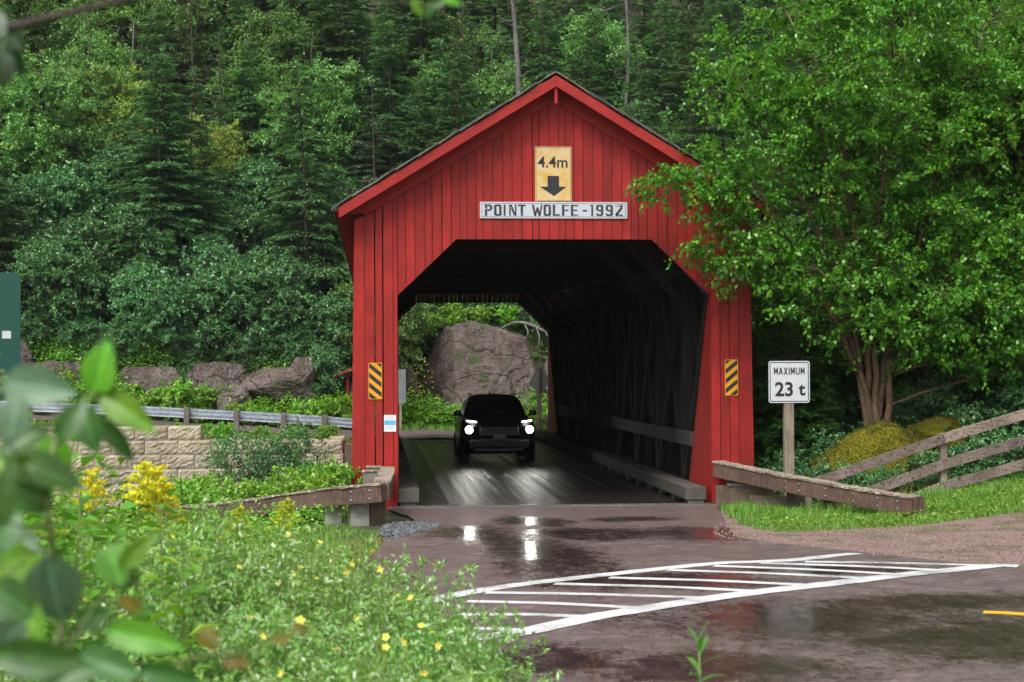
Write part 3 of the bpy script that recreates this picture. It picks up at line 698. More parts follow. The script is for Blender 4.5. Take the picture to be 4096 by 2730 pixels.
n_ = thing('name_board', 'peeling white name board with worn black lettering, directly below the yellow height sign', 'sign', (.02, -.016, 5.105))
MB().box((0, 0, 0), (2.56, .026, .285)).build('panel', M['name_board'], n_, bevel=.004)
ring(2.50, .235, .004, .006, -.0148).build('border', M['name_ink'], n_)
H_ = .195; T_ = .042
def stroke_letters(parent):
    def bar(mb, x0, z0, x1, z1, t=T_): mb.beam((x0, -.0155, z0), (x1, -.0155, z1), .0025, t, (0,1,0)) if False else mb.beam((x0, -.0155, z0), (x1, -.0155, z1), t, .0025, (0,-1,0))
    h = H_/2; q = T_/2
    def L(ch, x0, x1):
        mb = MB(); a, b = x0+q, x1-q; th = .030
        if ch in 'PO':
            bar(mb, a, -h+(.014 if ch == 'O' else 0), a, h-(.014 if ch == 'O' else 0))
            bar(mb, a+(q+.004 if ch == 'P' else -.004), h-th/2, b-.004, h-th/2, th)
            if ch == 'P': bar(mb, b, h-.02, b, .01); bar(mb, a+q+.004, .0, b-.004, .0, th)
            else: bar(mb, b, -h+.014, b, h-.014); bar(mb, a-.004, -h+th/2, b+.004, -h+th/2, th)
        elif ch == 'I': bar(mb, (x0+x1)/2, -h, (x0+x1)/2, h, .034)
        elif ch == 'N': bar(mb, x0+.014, -h, x0+.014, h, .026); bar(mb, x1-.014, -h, x1-.014, h, .026); bar(mb, x0+.03, h-.01, x1-.03, -h+.01, .036)
        elif ch == 'T': bar(mb, x0, h-th/2, x1, h-th/2, th); bar(mb, (x0+x1)/2, -h, (x0+x1)/2, h-th-.004)
        elif ch == 'W':
            w = x1-x0
            for i, (u, v) in enumerate(((0, .27), (.5, .27), (.5, .76), (1, .76))): bar(mb, x0+u*w, h-(.0 if i in (0, 3) else .05), x0+v*w, -h, .034 if i % 2 == 0 else .026)
        elif ch == 'L': bar(mb, a, -h, a, h); bar(mb, a+q+.004, -h+th/2, x1, -h+th/2, th)
        elif ch in 'FE':
            bar(mb, a, -h, a, h); bar(mb, a+q+.004, h-th/2, x1, h-th/2, .022); bar(mb, a+q+.004, 0, x1-.012, 0, .022)
            if ch == 'E': bar(mb, a+q+.004, -h+th/2, x1, -h+th/2, .022)
        elif ch == '-': bar(mb, x0, -.005, x1, -.005, .026)
        elif ch == '1': bar(mb, x1-.018, -h, x1-.018, h, .034); bar(mb, x0, h-.02, x1-.034, h-.008, .018)
        elif ch == '9':
            bar(mb, b, -h+.014, b, h-.014); bar(mb, x0+.014, h-th/2, x1-.02, h-th/2, .028); bar(mb, a, h-.02, a, .0)
            bar(mb, a+.006, -.004, b-q, -.004, .026); bar(mb, x0+.014, -h+th/2, x1-.02, -h+th/2, .028); bar(mb, x0+.016, -h+.014, x0+.016, -h+.046, .028)
        elif ch == '2':
            bar(mb, x0, h-th/2, x1-.010, h-th/2, .030); bar(mb, x1-.018, h-.012, x1-.018, .030, .036); bar(mb, x1-.020, .046, x0+.020, -h+.030, .040); bar(mb, x0+.018, -h+.004, x0+.018, -h+.05, .034)
            bar(mb, x0, -h+th/2, x1, -h+th/2, .03)
        mb.build('letter', M['name_ink'], parent)
    for ch, x0, x1 in (('P',-1.195,-1.065), ('O',-1.035,-.905), ('I',-.872,-.835), ('N',-.775,-.648), ('T',-.62,-.49), ('W',-.365,-.21), ('O',-.18,-.05), ('L',-.02,.105), ('F',.14,.262), ('E',.295,.42),
                       ('-',.502,.575), ('1',.633,.685), ('9',.735,.86), ('9',.902,1.027), ('2',1.073,1.198)): L(ch, x0, x1)
stroke_letters(n_)
screws(n_, ((-1.2, .1), (1.2, .1), (1.2, -.1), (-1.2, -.1)), -.013, .006)

def hazard(x, z, lab, s):
    t = thing('hazard_marker', lab, 'sign', (x, -.012, z))
    w, h = .232, .625
    MB().prism(rounded(w, h, .025), -.003, .003).build('panel', M['amber'], t)
    inner = rounded(w-.022, h-.022, .018)
    for k in range(-3, 4):
        c = k*.168+.02; lo, hi = c-.042, c+.042     # stripes at about 45 degrees
        poly = clip(clip(inner, .82*s, 1, hi), -.82*s, -1, -lo)
        if len(poly) >= 3: MB().prism(poly, -.0052, -.0035).build('stripe', M['black'], t)
    screws(t, ((0, .27), (0, -.27)), -.004, .01)
hazard(-3.065, 2.17, 'yellow marker with black diagonal stripes above the pinned white notice', 1)
hazard(3.115, 2.20, 'yellow marker with black diagonal stripes on the portal post beside the weight limit sign', -1)
t = thing('paper_notice', 'laminated white and blue paper notice pinned to a red board', 'notice', (-2.815, -.008, 1.445))
MB().prism(rounded(.205, .285, .006), -.002, .002).build('sheet', M['paper'], t)
MB().prism([(-.095,-.03), (.095,-.03), (.095,.05), (-.095,.05)], -.0034, -.0022).build('blue_band', M['blue'], t)
for z, w in ((.115,.15), (.10,.13), (.085,.16), (.068,.10), (-.055,.16), (-.07,.15), (-.085,.16), (-.10,.12)):
    MB().prism([(-w/2,z), (w/2,z), (w/2,z+.004), (-w/2,z+.004)], -.0034, -.0022).build('print_line', M['ink'], t)

def sign_word(parent, zc, h=.118, w=.068, gap=.0165, st=.0165):
    def bars(ch):
        q = st/2; a, b = -w/2+q, w/2-q
        return {'M': [(a,0,a,h), (b,0,b,h), (a,h,0,.25*h), (b,h,0,.25*h)], 'A': [(a,0,0,h), (b,0,0,h), (a*.6,.3*h,b*.6,.3*h)], 'X': [(a,0,b,h), (b,0,a,h)], 'I': [(0,0,0,h)],
                'U': [(a,.12*h,a,h), (b,.12*h,b,h), (a*.9,q,b*.9,q)]}[ch]
    word = 'MAXIMUM'; ws_ = [st if c == 'I' else w for c in word]; x = -(sum(ws_)+gap*(len(word)-1))/2
    for c, wd in zip(word, ws_):
        mb = MB()
        for k, (x0, z0, x1, z1) in enumerate(bars(c)): mb.beam((x+wd/2+x0, .0015-.0002*k, zc-h/2+z0), (x+wd/2+x1, .0015-.0002*k, zc-h/2+z1), st, .003, (0,-1,0))
        mb.build('letter', M['black'], parent); x += wd+gap
# weight limit sign on its wooden post
t = thing('weight_limit_sign', 'square white weight limit sign bolted to a weathered wooden post', 'sign', (3.85, -1.2, 0))
MB().box((0, .08, .93), (.165, .13, 3.0)).build('post', M['post_wood'], t, bevel=.01)
MB().prism([(x, z+2.13) for x, z in rounded(.70, .70, .04)], .004, .012).build('panel', M['white_sign'], t)
rg = ring(.664, .664, .03, .014, .0022); rg.v = [(x, y, z+2.13) for x, y, z in rg.v]; rg.build('border', M['black'], t)
sign_word(t, 2.312)
text('23', .325, -.085, .002, 1.995, M['black'], t, xs=1., off=.008); text('t', .30, .215, .002, 2.0, M['black'], t, off=.008)
screws(t, ((0, 2.445), (.01, 1.81)), .004, .014)

# ------------------------------------------------------------------ timber guards by the bridge mouth
def bolts(parent, pts, nrm=(0,-1,0), r=.022):
    nrm = Vector(nrm).normalized()
    for p in pts: MB().tube([Vector(p)-nrm*.004, Vector(p)+nrm*.012, Vector(p)+nrm*.018], [r, r, r*.5], 10).build('bolt', M['bolt'], parent)
t = thing('timber_guard', 'curved lichen-topped timber guard beam on the grass verge under the weight limit sign', 'guard rail', (0, 0, 0))
A = [(2.84,-.13,.61), (3.2,-1.0,.545), (3.635,-1.98,.47)]; B = [(3.637,-1.985,.47), (4.15,-3.45,.40), (4.5,-4.2,.35), (4.86,-4.85,.315)]
MB().rail(A, .20, .25, .006).build('beam', M['beam'], t, bevel=.012); MB().rail(B, .20, .25, .006).build('beam', M['beam'], t, bevel=.012)
lift = lambda L, dz: [(x, y, z+dz) for x, y, z in L]
MB().rail(lift(A, .138), .235, .032, .007, 9).build('top_plank', M['beam_top'], t); MB().rail(lift(B, .138), .235, .032, .007, 9).build('top_plank', M['beam_top'], t)
for x, y, zt, w in ((3.0,-.25,.72,.2), (3.36,-1.15,.62,.2), (4.02,-2.95,.42,.22), (4.80,-4.5,.40,.16), (3.68,-1.9,.46,.22)):
    MB().box((x+.12, y+.10, zt/2-.25), (w, w, zt+.5), Matrix.Rotation(R(25), 3, 'Z')).build('post', M['crib'], t, bevel=.012)
for c, sz in (((3.18,-.55,.14), (.30,.95,.42)), ((3.55,-1.25,.05), (.28,.8,.36))):
    MB().box(c, sz, Matrix.Rotation(R(38), 3, 'Z')).build('sleeper', M['crib'], t, bevel=.015)
MB().box((3.30,-.72,.375), (.34,.8,.05), Matrix.Rotation(R(38), 3, 'Z')).build('sleeper_cap', M['grey_wood'], t, bevel=.01)
MB().beam((4.885,-4.90,.19), (4.885,-4.90,.47), .19, .05, (.48,-.87,0)).build('end_board', M['beam'], t)
nB = Vector((-.90,-.42,0))
for q in (.06, .45, 1.2, 1.9, 2.45, 2.85):                    # pairs of bolt heads along the face
    seg = [Vector(p) for p in B]; acc = q
    for a, b in zip(seg[:-1], seg[1:]):
        L_ = (b-a).length
        if acc <= L_: p_ = a.lerp(b, acc/L_); break
        acc -= L_
    else: p_ = seg[-1]
    bolts(t, [p_+nB*.1+Vector((0, 0, .055)), p_+nB*.1+Vector((0, 0, -.055))], nB, .02)

t = thing('timber_guard', 'bent timber guard beam on stout posts, sloping down from the red portal into the weeds', 'guard rail', (0, 0, 0))
A = [(-2.86,-.13,.56), (-2.90,-2.2,.57), (-2.97,-4.3,.57)]; B = [(-2.95,-4.46,.565), (-3.6,-4.22,.50), (-4.6,-3.55,.33), (-5.5,-3.0,.18), (-6.4,-2.5,.08)]
MB().rail(A, .22, .25, .006).build('beam', M['beam'], t, bevel=.012); MB().rail(B, .20, .25, .006).build('beam', M['beam'], t, bevel=.012)
MB().rail(lift(A, .14), .25, .032, .008, 9).build('top_plank', M['beam_top'], t); MB().rail(lift(B, .14), .235, .032, .008, 9).build('top_plank', M['beam_top'], t)
for x, y, zt, w, m in ((-4.72,-3.28,.26,.24,'post_wood'), (-3.70,-3.95,.42,.25,'concrete_post'), (-3.31,-4.12,.44,.27,'concrete_post'), (-3.05,-4.05,.42,.24,'crib'), (-5.7,-2.75,.12,.22,'post_wood')):
    MB().box((x, y, zt/2-.4), (w, w*.9, zt+.8), Matrix.Rotation(R(12), 3, 'Z')).build('post', M[m], t, bevel=.014)
for x, y, zt in ((-3.15,-3.0,.79), (-3.10,-1.3,.76)):
    MB().box((x, y, zt/2-.2), (.21, .2, zt+.4)).build('post', M['grey_wood'], t, bevel=.012)
    MB().box((x, y, zt+.014), (.24, .23, .03)).build('post_cap', M['beam_top'], t, bevel=.008)
nB = Vector((-.4,-.9,0)).normalized()
for x in (-3.15, -3.42, -3.95, -4.35, -4.8):
    f = (-2.95-x)/3.45; yy = np.interp(x, [-6.4,-5.5,-4.6,-3.6,-2.95], [-2.5,-3.0,-3.55,-4.22,-4.46])-.105; zz = np.interp(x, [-6.4,-5.5,-4.6,-3.6,-2.95], [.08,.18,.33,.50,.565])
    bolts(t, [(x, yy, zz+.06), (x, yy, zz-.06)], nB, .016)

# three-rail fence climbing the bank
t = thing('rail_fence', 'three-rail weathered wooden fence climbing the grassy bank below the moss-covered tree base', 'fence', (0, 0, 0))
for (e, p, q) in (((3.86,-1.85,.40), (6.08,-2.42,1.215), (9.6,-2.95,2.28)), ((4.70,-2.10,.26), (6.08,-2.42,.795), (9.6,-2.95,1.86)), ((5.45,-2.28,.18), (6.08,-2.42,.44), (9.6,-2.95,1.44))):
    MB().rail([e, p], .045, .165, .003).build('rail', M['fence_rail'], t, bevel=.005)
    MB().rail([(p[0]+.004, p[1]-.002, p[2]+.002), q], .045, .165, .003).build('rail', M['fence_rail'], t, bevel=.005)
for x, y, zt in ((6.10,-2.33,1.30), (8.05,-2.62,1.90), (9.55,-2.86,2.35)):
    zb = float(gz(x, y))-.5
    MB().box((x, y, (zt+zb)/2), (.11, .11, zt-zb)).build('post', M['post_wood'], t, bevel=.008)
for x, y, zt in ((4.0,-1.80,.52), (4.85,-2.05,.40)):
    MB().box((x, y, zt/2-.25), (.11, .11, zt+.5)).build('post', M['post_wood'], t, bevel=.008)

# ------------------------------------------------------------------ far bank: retaining wall, guard rail, kiosk, signs
wall = thing('retaining_wall', 'stepped retaining wall of tan split-face concrete blocks below the steel guard rail', 'wall', (0, 24.0, 0))
blocks = []
random.seed(3)
for k in range(4):
    nxg, nzg = 13, 7; w, h, dpt = .985, .425, .5; vs = []; fs = []
    for iz in range(nzg):
        for ix in range(nxg):
            u, v_ = ix/(nxg-1), iz/(nzg-1); edge = min(u, 1-u, v_, 1-v_)
            yo = 0 if edge < .01 else -random.uniform(.01, .055)
            vs.append(((u-.5)*w, yo, (v_-.5)*h))
    for iz in range(nzg-1):
        for ix in range(nxg-1):
            i = iz*nxg+ix; fs.append((i, i+1, i+nxg+1, i+nxg))
    n0 = len(vs); vs += [(-w/2, dpt, -h/2), (w/2, dpt, -h/2), (w/2, dpt, h/2), (-w/2, dpt, h/2)]
    a, b, c, d = 0, nxg-1, nxg*nzg-1, nxg*(nzg-1)
    fs += [(n0+1, n0, n0+3, n0+2), (b, n0+1, n0+2, c), (n0, a, d, n0+3), (d, c, n0+2, n0+3), (n0, n0+1, b, a)]
    blocks.append(MB().add(vs, fs).mesh('block', M['block']))
for row in range(9):
    ztop = .665-.435*row
    x = -4.10 if row > 0 else -8.40
    if row % 2 == 0 and row > 0: x += 0; first = .5
    else: first = 1.
    i = 0
    while x > -17.5:
        w = .5 if (first == .5 and i == 0) else 1.
        o = mobj('block', random.choice(blocks), wall, (x-w/2, random.uniform(-.012, .012)+.02*row*-1*0, ztop-.2175)); o.scale = (w, 1, 1)
        x -= w; i += 1
for row in range(1, 9):                 # the return at the bridge end
    for i in range(3):
        o = mobj('block', random.choice(blocks), wall, (-4.075, .98+i*1.0-.5+(.25 if row % 2 else 0), .665-.435*row-.2175)); o.rotation_euler = (0, 0, R(90)); o.scale = (1, .9, 1)
MB().box((-10.8, .85, -1.6), (13.3, .7, 3.6)).build('backfill_core', M['block'], wall)
t = thing('abutment_pier', 'brown timber pier with a pale pipe end between the block wall and the red portal', 'pier', (-3.72, 21.5, -4))
MB().box((0, 0, 2.1), (.5, .5, 4.2)).build('pier', M['crib'], t, bevel=.02)
MB().cyl((-.25, -.05, 3.55), (-.42, -.05, 3.55), .055, 14).build('pipe', M['pipe'], t)

gr = thing('guard_rail', 'galvanised corrugated steel guard rail on square wooden posts above the block wall', 'guard rail', (0, 0, 0))
RX = [-3.75, -4.79, -6.15, -7.72, -9.37, -11.1, -12.9, -14.7, -16.6, -18.5]; 
def ry(x): return 29.15+.02*(x+3.8)*-1+.012*max(0, -11-x)**2
def rz(x): return float(np.interp(-x, [3.8, 4.79, 6.1, 7.7, 9.35, 11.4, 19], [.70, .80, .88, .99, 1.08, 1.20, 1.5]))
prof = [(0,.155), (-.015,.14), (-.05,.115), (-.08,.085), (-.08,.065), (-.04,.035), (-.005,.012), (-.005,-.012), (-.04,-.035), (-.08,-.065), (-.08,-.085), (-.05,-.115), (-.015,-.14), (0,-.155)]
for a, b in zip(RX[:-1], RX[1:]):
    vs = []; npf = len(prof)
    for i in range(2):
        x = (a, b)[i]+(.02 if i == 0 else 0)
        for yo, zo in prof: vs.append((x, ry(x)-yo+.0, rz(x)-.155+zo))
    mb = MB().add(vs, [(k, k+1, npf+k+1, npf+k) for k in range(npf-1)])
    o = mb.build('beam_panel', M['galv'], gr); sm = o.modifiers.new('solid', 'SOLIDIFY'); sm.thickness = .006
for x in RX[1:]:
    MB().box((x, ry(x)-.16, rz(x)-.62), (.18, .2, 1.32)).build('post', M['grey_wood'], gr, bevel=.01)

t = thing('information_kiosk', 'small red-roofed kiosk just showing past the portal edge across the far road', 'kiosk', (-3.95, 37.6, float(gz(-3.95, 37.6))))
zk = 2.32-t.location.z
for dx in (-.45, .9): MB().box((dx+.25, 0, zk/2-.25), (.12, .12, zk+.3)).build('post', M['redtrim'], t)
MB().prism([(-.75,zk-.28), (.25,zk+.15), (1.25,zk-.28), (1.25,zk-.2), (.25,zk+.24), (-.75,zk-.2)], -.5, .5).build('roof', M['red'], t)
MB().box((.45, .02, zk-.85), (1.1, .06, .8)).build('notice_board', M['dark_wood'], t)
t = thing('road_sign', 'grey back of a narrow road sign beyond the far bridge mouth, against the weeds', 'sign', (-2.12, 37.4, float(gz(-2.12, 37.4))))
zk = t.location.z
MB().prism([(x, z+1.72-zk) for x, z in rounded(.42, 1.3, .03)], 0, .006).build('panel', M['grey_metal'], t); MB().box((0, .04, (2.0-zk)/2-.2), (.09, .07, 2.0-zk+.4)).build('post', M['post_wood'], t)
t = thing('diamond_sign', 'grey back of a diamond warning sign on an orange-brown wooden post beside the far portal', 'sign', (2.72, 31.3, -.05), R(-58))
MB().box((0, -.05, 1.2), (.13, .09, 2.6)).build('post', M['post_wood'], t)
MB().prism([(0,1.42), (.6,2.02), (0,2.62), (-.6,2.02)], 0, .006).build('panel', M['grey_metal'], t)
t = thing('timber_guard', 'short grey timber guard past the far portal, in front of the diamond sign post', 'guard rail', (0, 0, 0))
MB().rail([(2.95,29.45,.62), (3.0,31.2,.6), (3.2,33.5,.5)], .2, .25, .004).build('beam', M['grey_wood'], t)
for y in (29.8, 32.4): MB().box((3.14, y, .1), (.2, .2, 1.0)).build('post', M['grey_wood'], t)
t = thing('green_sign', 'back of a dark green road sign with rounded corners and a small white sticker', 'sign', (-6.12, -15.75, float(gz(-6.12, -15.75))))
zk = t.location.z
MB().prism([(x-.13, z+2.66-zk) for x, z in rounded(.72, 1.0, .06)], 0, .006).build('panel', M['green_sign'], t); MB().box((-.13, .06, (3.1-zk)/2-.2), (.1, .09, 3.1-zk+.4)).build('post', M['post_wood'], t)
MB().prism([(.085,2.63-zk), (.155,2.63-zk), (.155,2.69-zk), (.085,2.69-zk)], -.003, -.001).build('sticker', M['white_sign'], t)

# ------------------------------------------------------------------ the car, headlights on, driving out of the bridge
car = thing('sport_utility_car', 'black sport utility car with bright headlights driving through the covered bridge', 'car', (-.04, 12.75, .01))
def loft(sts, prof):
    vs = []; fs = []; m = None
    for st_ in sts:
        half = prof(*st_); ringp = half+[(-x, z) for x, z in half[::-1][1:]]
        m = len(ringp); vs += [(x, st_[0], z) for x, z in ringp]
    for i in range(len(sts)-1):
        for k in range(m-1): fs.append((i*m+k, i*m+k+1, (i+1)*m+k+1, (i+1)*m+k))
        fs.append((i*m+m-1, i*m, (i+1)*m, (i+1)*m+m-1))
    fs += [tuple(range(m)), tuple((len(sts)-1)*m+k for k in range(m-1, -1, -1))]
    return MB().add(vs, fs)
def body_prof(y, w, zb, zt): return [(w*.80, zb), (w*.95, zb+.04), (w, zb+.22), (w*1.0, zb+.42), (w*.985, zt-.22), (w*.955, zt-.09), (w*.86, zt-.02), (w*.55, zt+.012), (0, zt+.02)]
loft([(0,.76,.40,.96), (.05,.84,.33,1.04), (.18,.895,.27,1.09), (.5,.925,.25,1.13), (1.25,.93,.24,1.16), (2.3,.935,.24,1.17), (3.7,.93,.25,1.17), (4.35,.90,.30,1.14), (4.6,.82,.42,1.02)], body_prof).build('body', M['car_paint'], car, True)
def cab_prof(y, wb, wt, zt): return [(wb, 1.10), (wb*.99, 1.17), (wt+.085, zt-.13), (wt+.02, zt-.045), (wt*.75, zt-.004), (0, zt+.015)]
loft([(1.10,.79,.72,1.19), (1.55,.80,.63,1.50), (1.95,.80,.565,1.67), (2.4,.80,.55,1.705), (3.4,.80,.55,1.69), (4.1,.79,.57,1.60), (4.5,.77,.66,1.22)], cab_prof).build('cabin', M['car_paint'], car, True)
ws = MB(); ws.add([(-.70,1.10,1.205), (.70,1.10,1.205), (.60,1.57,1.525), (-.60,1.57,1.525), (.52,1.93,1.668), (-.52,1.93,1.668)], [(0,1,2,3), (3,2,4,5)]); ws.build('windscreen', M['car_glass'], car, True)
for sx in (-1, 1):
    MB().add([(sx*.803,1.65,1.2), (sx*.803,3.9,1.2), (sx*.665,3.75,1.53), (sx*.665,2.0,1.56)], [(0,1,2,3)]).build('side_window', M['car_glass'], car)
    mb = MB(); vs = []; # mirror: rounded shell on a stalk
    mir = bpy.data.meshes.new('mirror'); import bmesh
    bm = bmesh.new(); bmesh.ops.create_icosphere(bm, subdivisions=3, radius=1)
    for v in bm.verts:
        p = v.co; e = .55; v.co = Vector((math.copysign(abs(p.x)**e, p.x)*.095, math.copysign(abs(p.y)**e, p.y)*.07, math.copysign(abs(p.z)**e, p.z)*.072-.02*abs(p.x)))
    bm.to_mesh(mir); bm.free(); mir.materials.append(M['car_paint']); mir.polygons.foreach_set('use_smooth', [True]*len(mir.polygons))
    o = mobj('mirror', mir, car, (sx*.955, 1.45, 1.245)); 
    MB().beam((sx*.78,1.5,1.14), (sx*.92,1.47,1.20), .06, .05).build('mirror_arm', M['car_trim'], o, loc=(-sx*.955,-1.45,-1.245))
    hl = MB(); hl.tube([(sx*.745,-.055,.87), (sx*.745,-.03,.87), (sx*.745,.12,.87)], [.05,.088,.09], 20)
    h_ = hl.build('headlight', M['lamp'], car, True)
    MB().tube([(sx*.745,-.018,.87), (sx*.745,.15,.87)], .108, 20).build('headlight_bezel', M['car_trim'], h_)
    MB().beam((sx*.56,.015,1.055), (sx*.80,.10,1.085), .03, .034).build('running_light', M['drl'], car)
    MB().beam((sx*.80,.10,1.088), (sx*.835,.14,1.094), .03, .026).build('side_marker', M['orange'], car)
    MB().beam((sx*.57,2.0,1.71), (sx*.57,3.7,1.69), .03, .035).build('roof_rail', M['car_trim'], car)
    for wy in (.92, 3.72):
        prof_ = [(.80,.20), (.78,.31), (.765,.345), (.70,.36), (.66,.345), (.645,.31), (.62,.2)] ; 
        vs = []; n = 32
        P_ = [(.945,.20), (.945,.30), (.925,.345), (.86,.36), (.76,.36), (.70,.345), (.69,.20)]
        for k in range(n):
            a = 2*math.pi*k/n
            for xo, r_ in P_: vs.append((sx*xo, wy+r_*math.cos(a), .36+r_*math.sin(a)))
        m_ = len(P_); fs = [(k*m_+j, k*m_+(j+1) % m_, ((k+1) % n)*m_+(j+1) % m_, ((k+1) % n)*m_+j) for k in range(n) for j in range(m_)]
        wh = MB().add(vs, fs).build('wheel', M['tyre'], car, True)
        rim = MB(); rim.cyl((sx*.90,wy,.36), (sx*.75,wy,.36), .07, 14)
        for k in range(5):
            a = 2*math.pi*k/5+.3; rim.beam((sx*.915,wy,.36), (sx*.925,wy+.2*math.cos(a),.36+.2*math.sin(a)), .06, .03)
        rim.build('rim', M['chrome'], wh)
MB().box((0,.0,.83), (.95,.09,.22)).build('grille', M['car_trim'], car, bevel=.02)
for z in (.76,.83,.90): MB().box((0,-.05,z), (.9,.012,.022)).build('grille_bar', M['chrome'], car)
MB().box((0,.02,.52), (1.45,.10,.20)).build('bumper', M['car_trim'], car, bevel=.03)
MB().rail([(-.52,-.04,.55), (-.44,-.04,.63), (.44,-.04,.63), (.52,-.04,.55)], .015, .02, 0, 2).build('intake_trim', M['chrome'], car)
MB().box((0,-.03,.38), (1.2,.03,.05)).build('skid_plate', M['chrome'], car, bevel=.01)
MB().box((0,-.052,.70), (.31,.012,.1)).build('number_plate', M['plate'], car)
for sx in (-1, 1): MB().beam((sx*.1-.15,1.09,1.215), (sx*.1+.33,1.22,1.30), .012, .014).build('wiper', M['car_trim'], car)
MB().add([(-.02,3.5,1.70), (.02,3.5,1.70), (.02,3.75,1.70), (-.02,3.75,1.70), (0,3.72,1.80), (0,3.6,1.78)], [(0,1,5), (1,2,4,5), (2,3,4), (3,0,5,4)]).build('antenna_fin', M['car_paint'], car)

# ------------------------------------------------------------------ rocks
import bmesh
from mathutils import noise as mn
def rock_mesh(seed, rx, ry_, rz_, nplanes=14, sub=5, shear=0., rough=.05, planes=()):
    r = random.Random(seed); bm = bmesh.new(); bmesh.ops.create_icosphere(bm, subdivisions=sub, radius=1.25)
    pl = [(Vector(n).normalized(), d) for n, d in planes]
    for _ in range(nplanes):
        n = Vector((r.gauss(0, 1), r.gauss(0, 1), r.gauss(0, .9))).normalized(); pl.append((n, r.uniform(.62, .95)))
    for v in bm.verts:
        p = v.co.copy()
        for _ in range(3):
            for n, d in pl:
                k = p.dot(n)-d
                if k > 0: p -= n*k
        q = p*1.7+Vector((seed*3.1, 0, 0)); crack = abs(mn.noise(q*1.6))
        p += p.normalized()*(mn.fractal(q, 1.0, 2.1, 6)*rough*1.5+rough*1.2*abs(mn.noise(q*4))-(.10 if crack < .035 else 0)*rough*12*(.035-crack)/.035)
        p = Vector((p.x*rx, p.y*ry_, p.z*rz_)); p.x += shear*p.z; v.co = p
    me = bpy.data.meshes.new('rock'); bm.to_mesh(me); bm.free(); me.materials.append(M['rock']); return me
rk = [(-15.0,37.7,1.9,1.0,.9,.95), (-13.3,37.8,1.4,.9,.9,.75), (-11.5,37.6,1.65,1.0,1.0,1.0), (-9.2,37.5,1.65,.95,1.0,1.15), (-8.4,36.95,1.25,.7,.7,.6), (-6.85,37.5,1.85,1.45,1.1,.7), (-5.8,37.6,2.35,.6,.7,.6), (-10.3,37.7,1.3,.8,.8,.7),
      (-17.4,37.5,2.6,1.4,1.,1.1)]
lab = ['purple-grey rock face under the leafy shrubs, partly behind yellow flowers', 'low dark rock between two larger rock faces at the hill foot', 'upright reddish rock beside the bushy green plant at the hill foot',
       'cracked reddish rock with a pointed top at the hill foot', 'squat pale rock wedged under the overhanging slab', 'broad overhanging rock slab with moss on its back', 'small rock block on the end of the mossy slab', 'low rock half buried in weeds at the hill foot', 'rock face at the hill foot behind the green road sign']
for i, (x, y, z, a, b, c) in enumerate(rk):
    o = mobj('rock', rock_mesh(i+1, a*1.08, b, c*1.1, 11, 5, 0., .06, [((.1,-1,.35),.72), ((0,0,1),.75)]), None, (x, y, z)); tag(o, lab[i], 'rock', 'rocks along the foot of the hill')
o = mobj('boulder', rock_mesh(41, 2.65, 1.7, 2.75, 4, 6, -.16, .035, [((-.12,-1,.42),.62), ((.45,-1,.2),.66), ((-1,-.25,.12),.80), ((1,-.1,.35),.80), ((.12,-.1,1),.80), ((-.5,0,1),.86), ((.6,-.1,1),.92), ((0,-.7,-1),.9)]), None, (1.38, 40.55, 1.85)); o.rotation_euler = (0, R(9), 0)
tag(o, 'huge tilted grey-red boulder facing the far mouth of the bridge', 'rock')
for i, (x, y, z, a, b, c, l) in enumerate(((-2.35,39.9,1.7,1.0,.9,1.3,'dark broken rock to the side of the huge tilted boulder'), (4.35,40.2,1.9,.9,.9,1.5,'mossy rock half hidden by the diamond sign'), (1.9,39.4,.75,2.3,.7,.32,'long low ledge of layered rock under the huge boulder'),
                                          (12.9,61.5,16.6,2.6,1.8,1.5,'dark outcrop high on the hill above the roof'), (10.5,60.2,15.3,1.6,1.5,1.0,'broken dark rocks just below the high outcrop'))):
    o = mobj('rock', rock_mesh(60+i, a, b, c, 12, 5, 0., .06, [((0,-1,.3),.7)]), None, (x, y, z)); tag(o, l, 'rock')

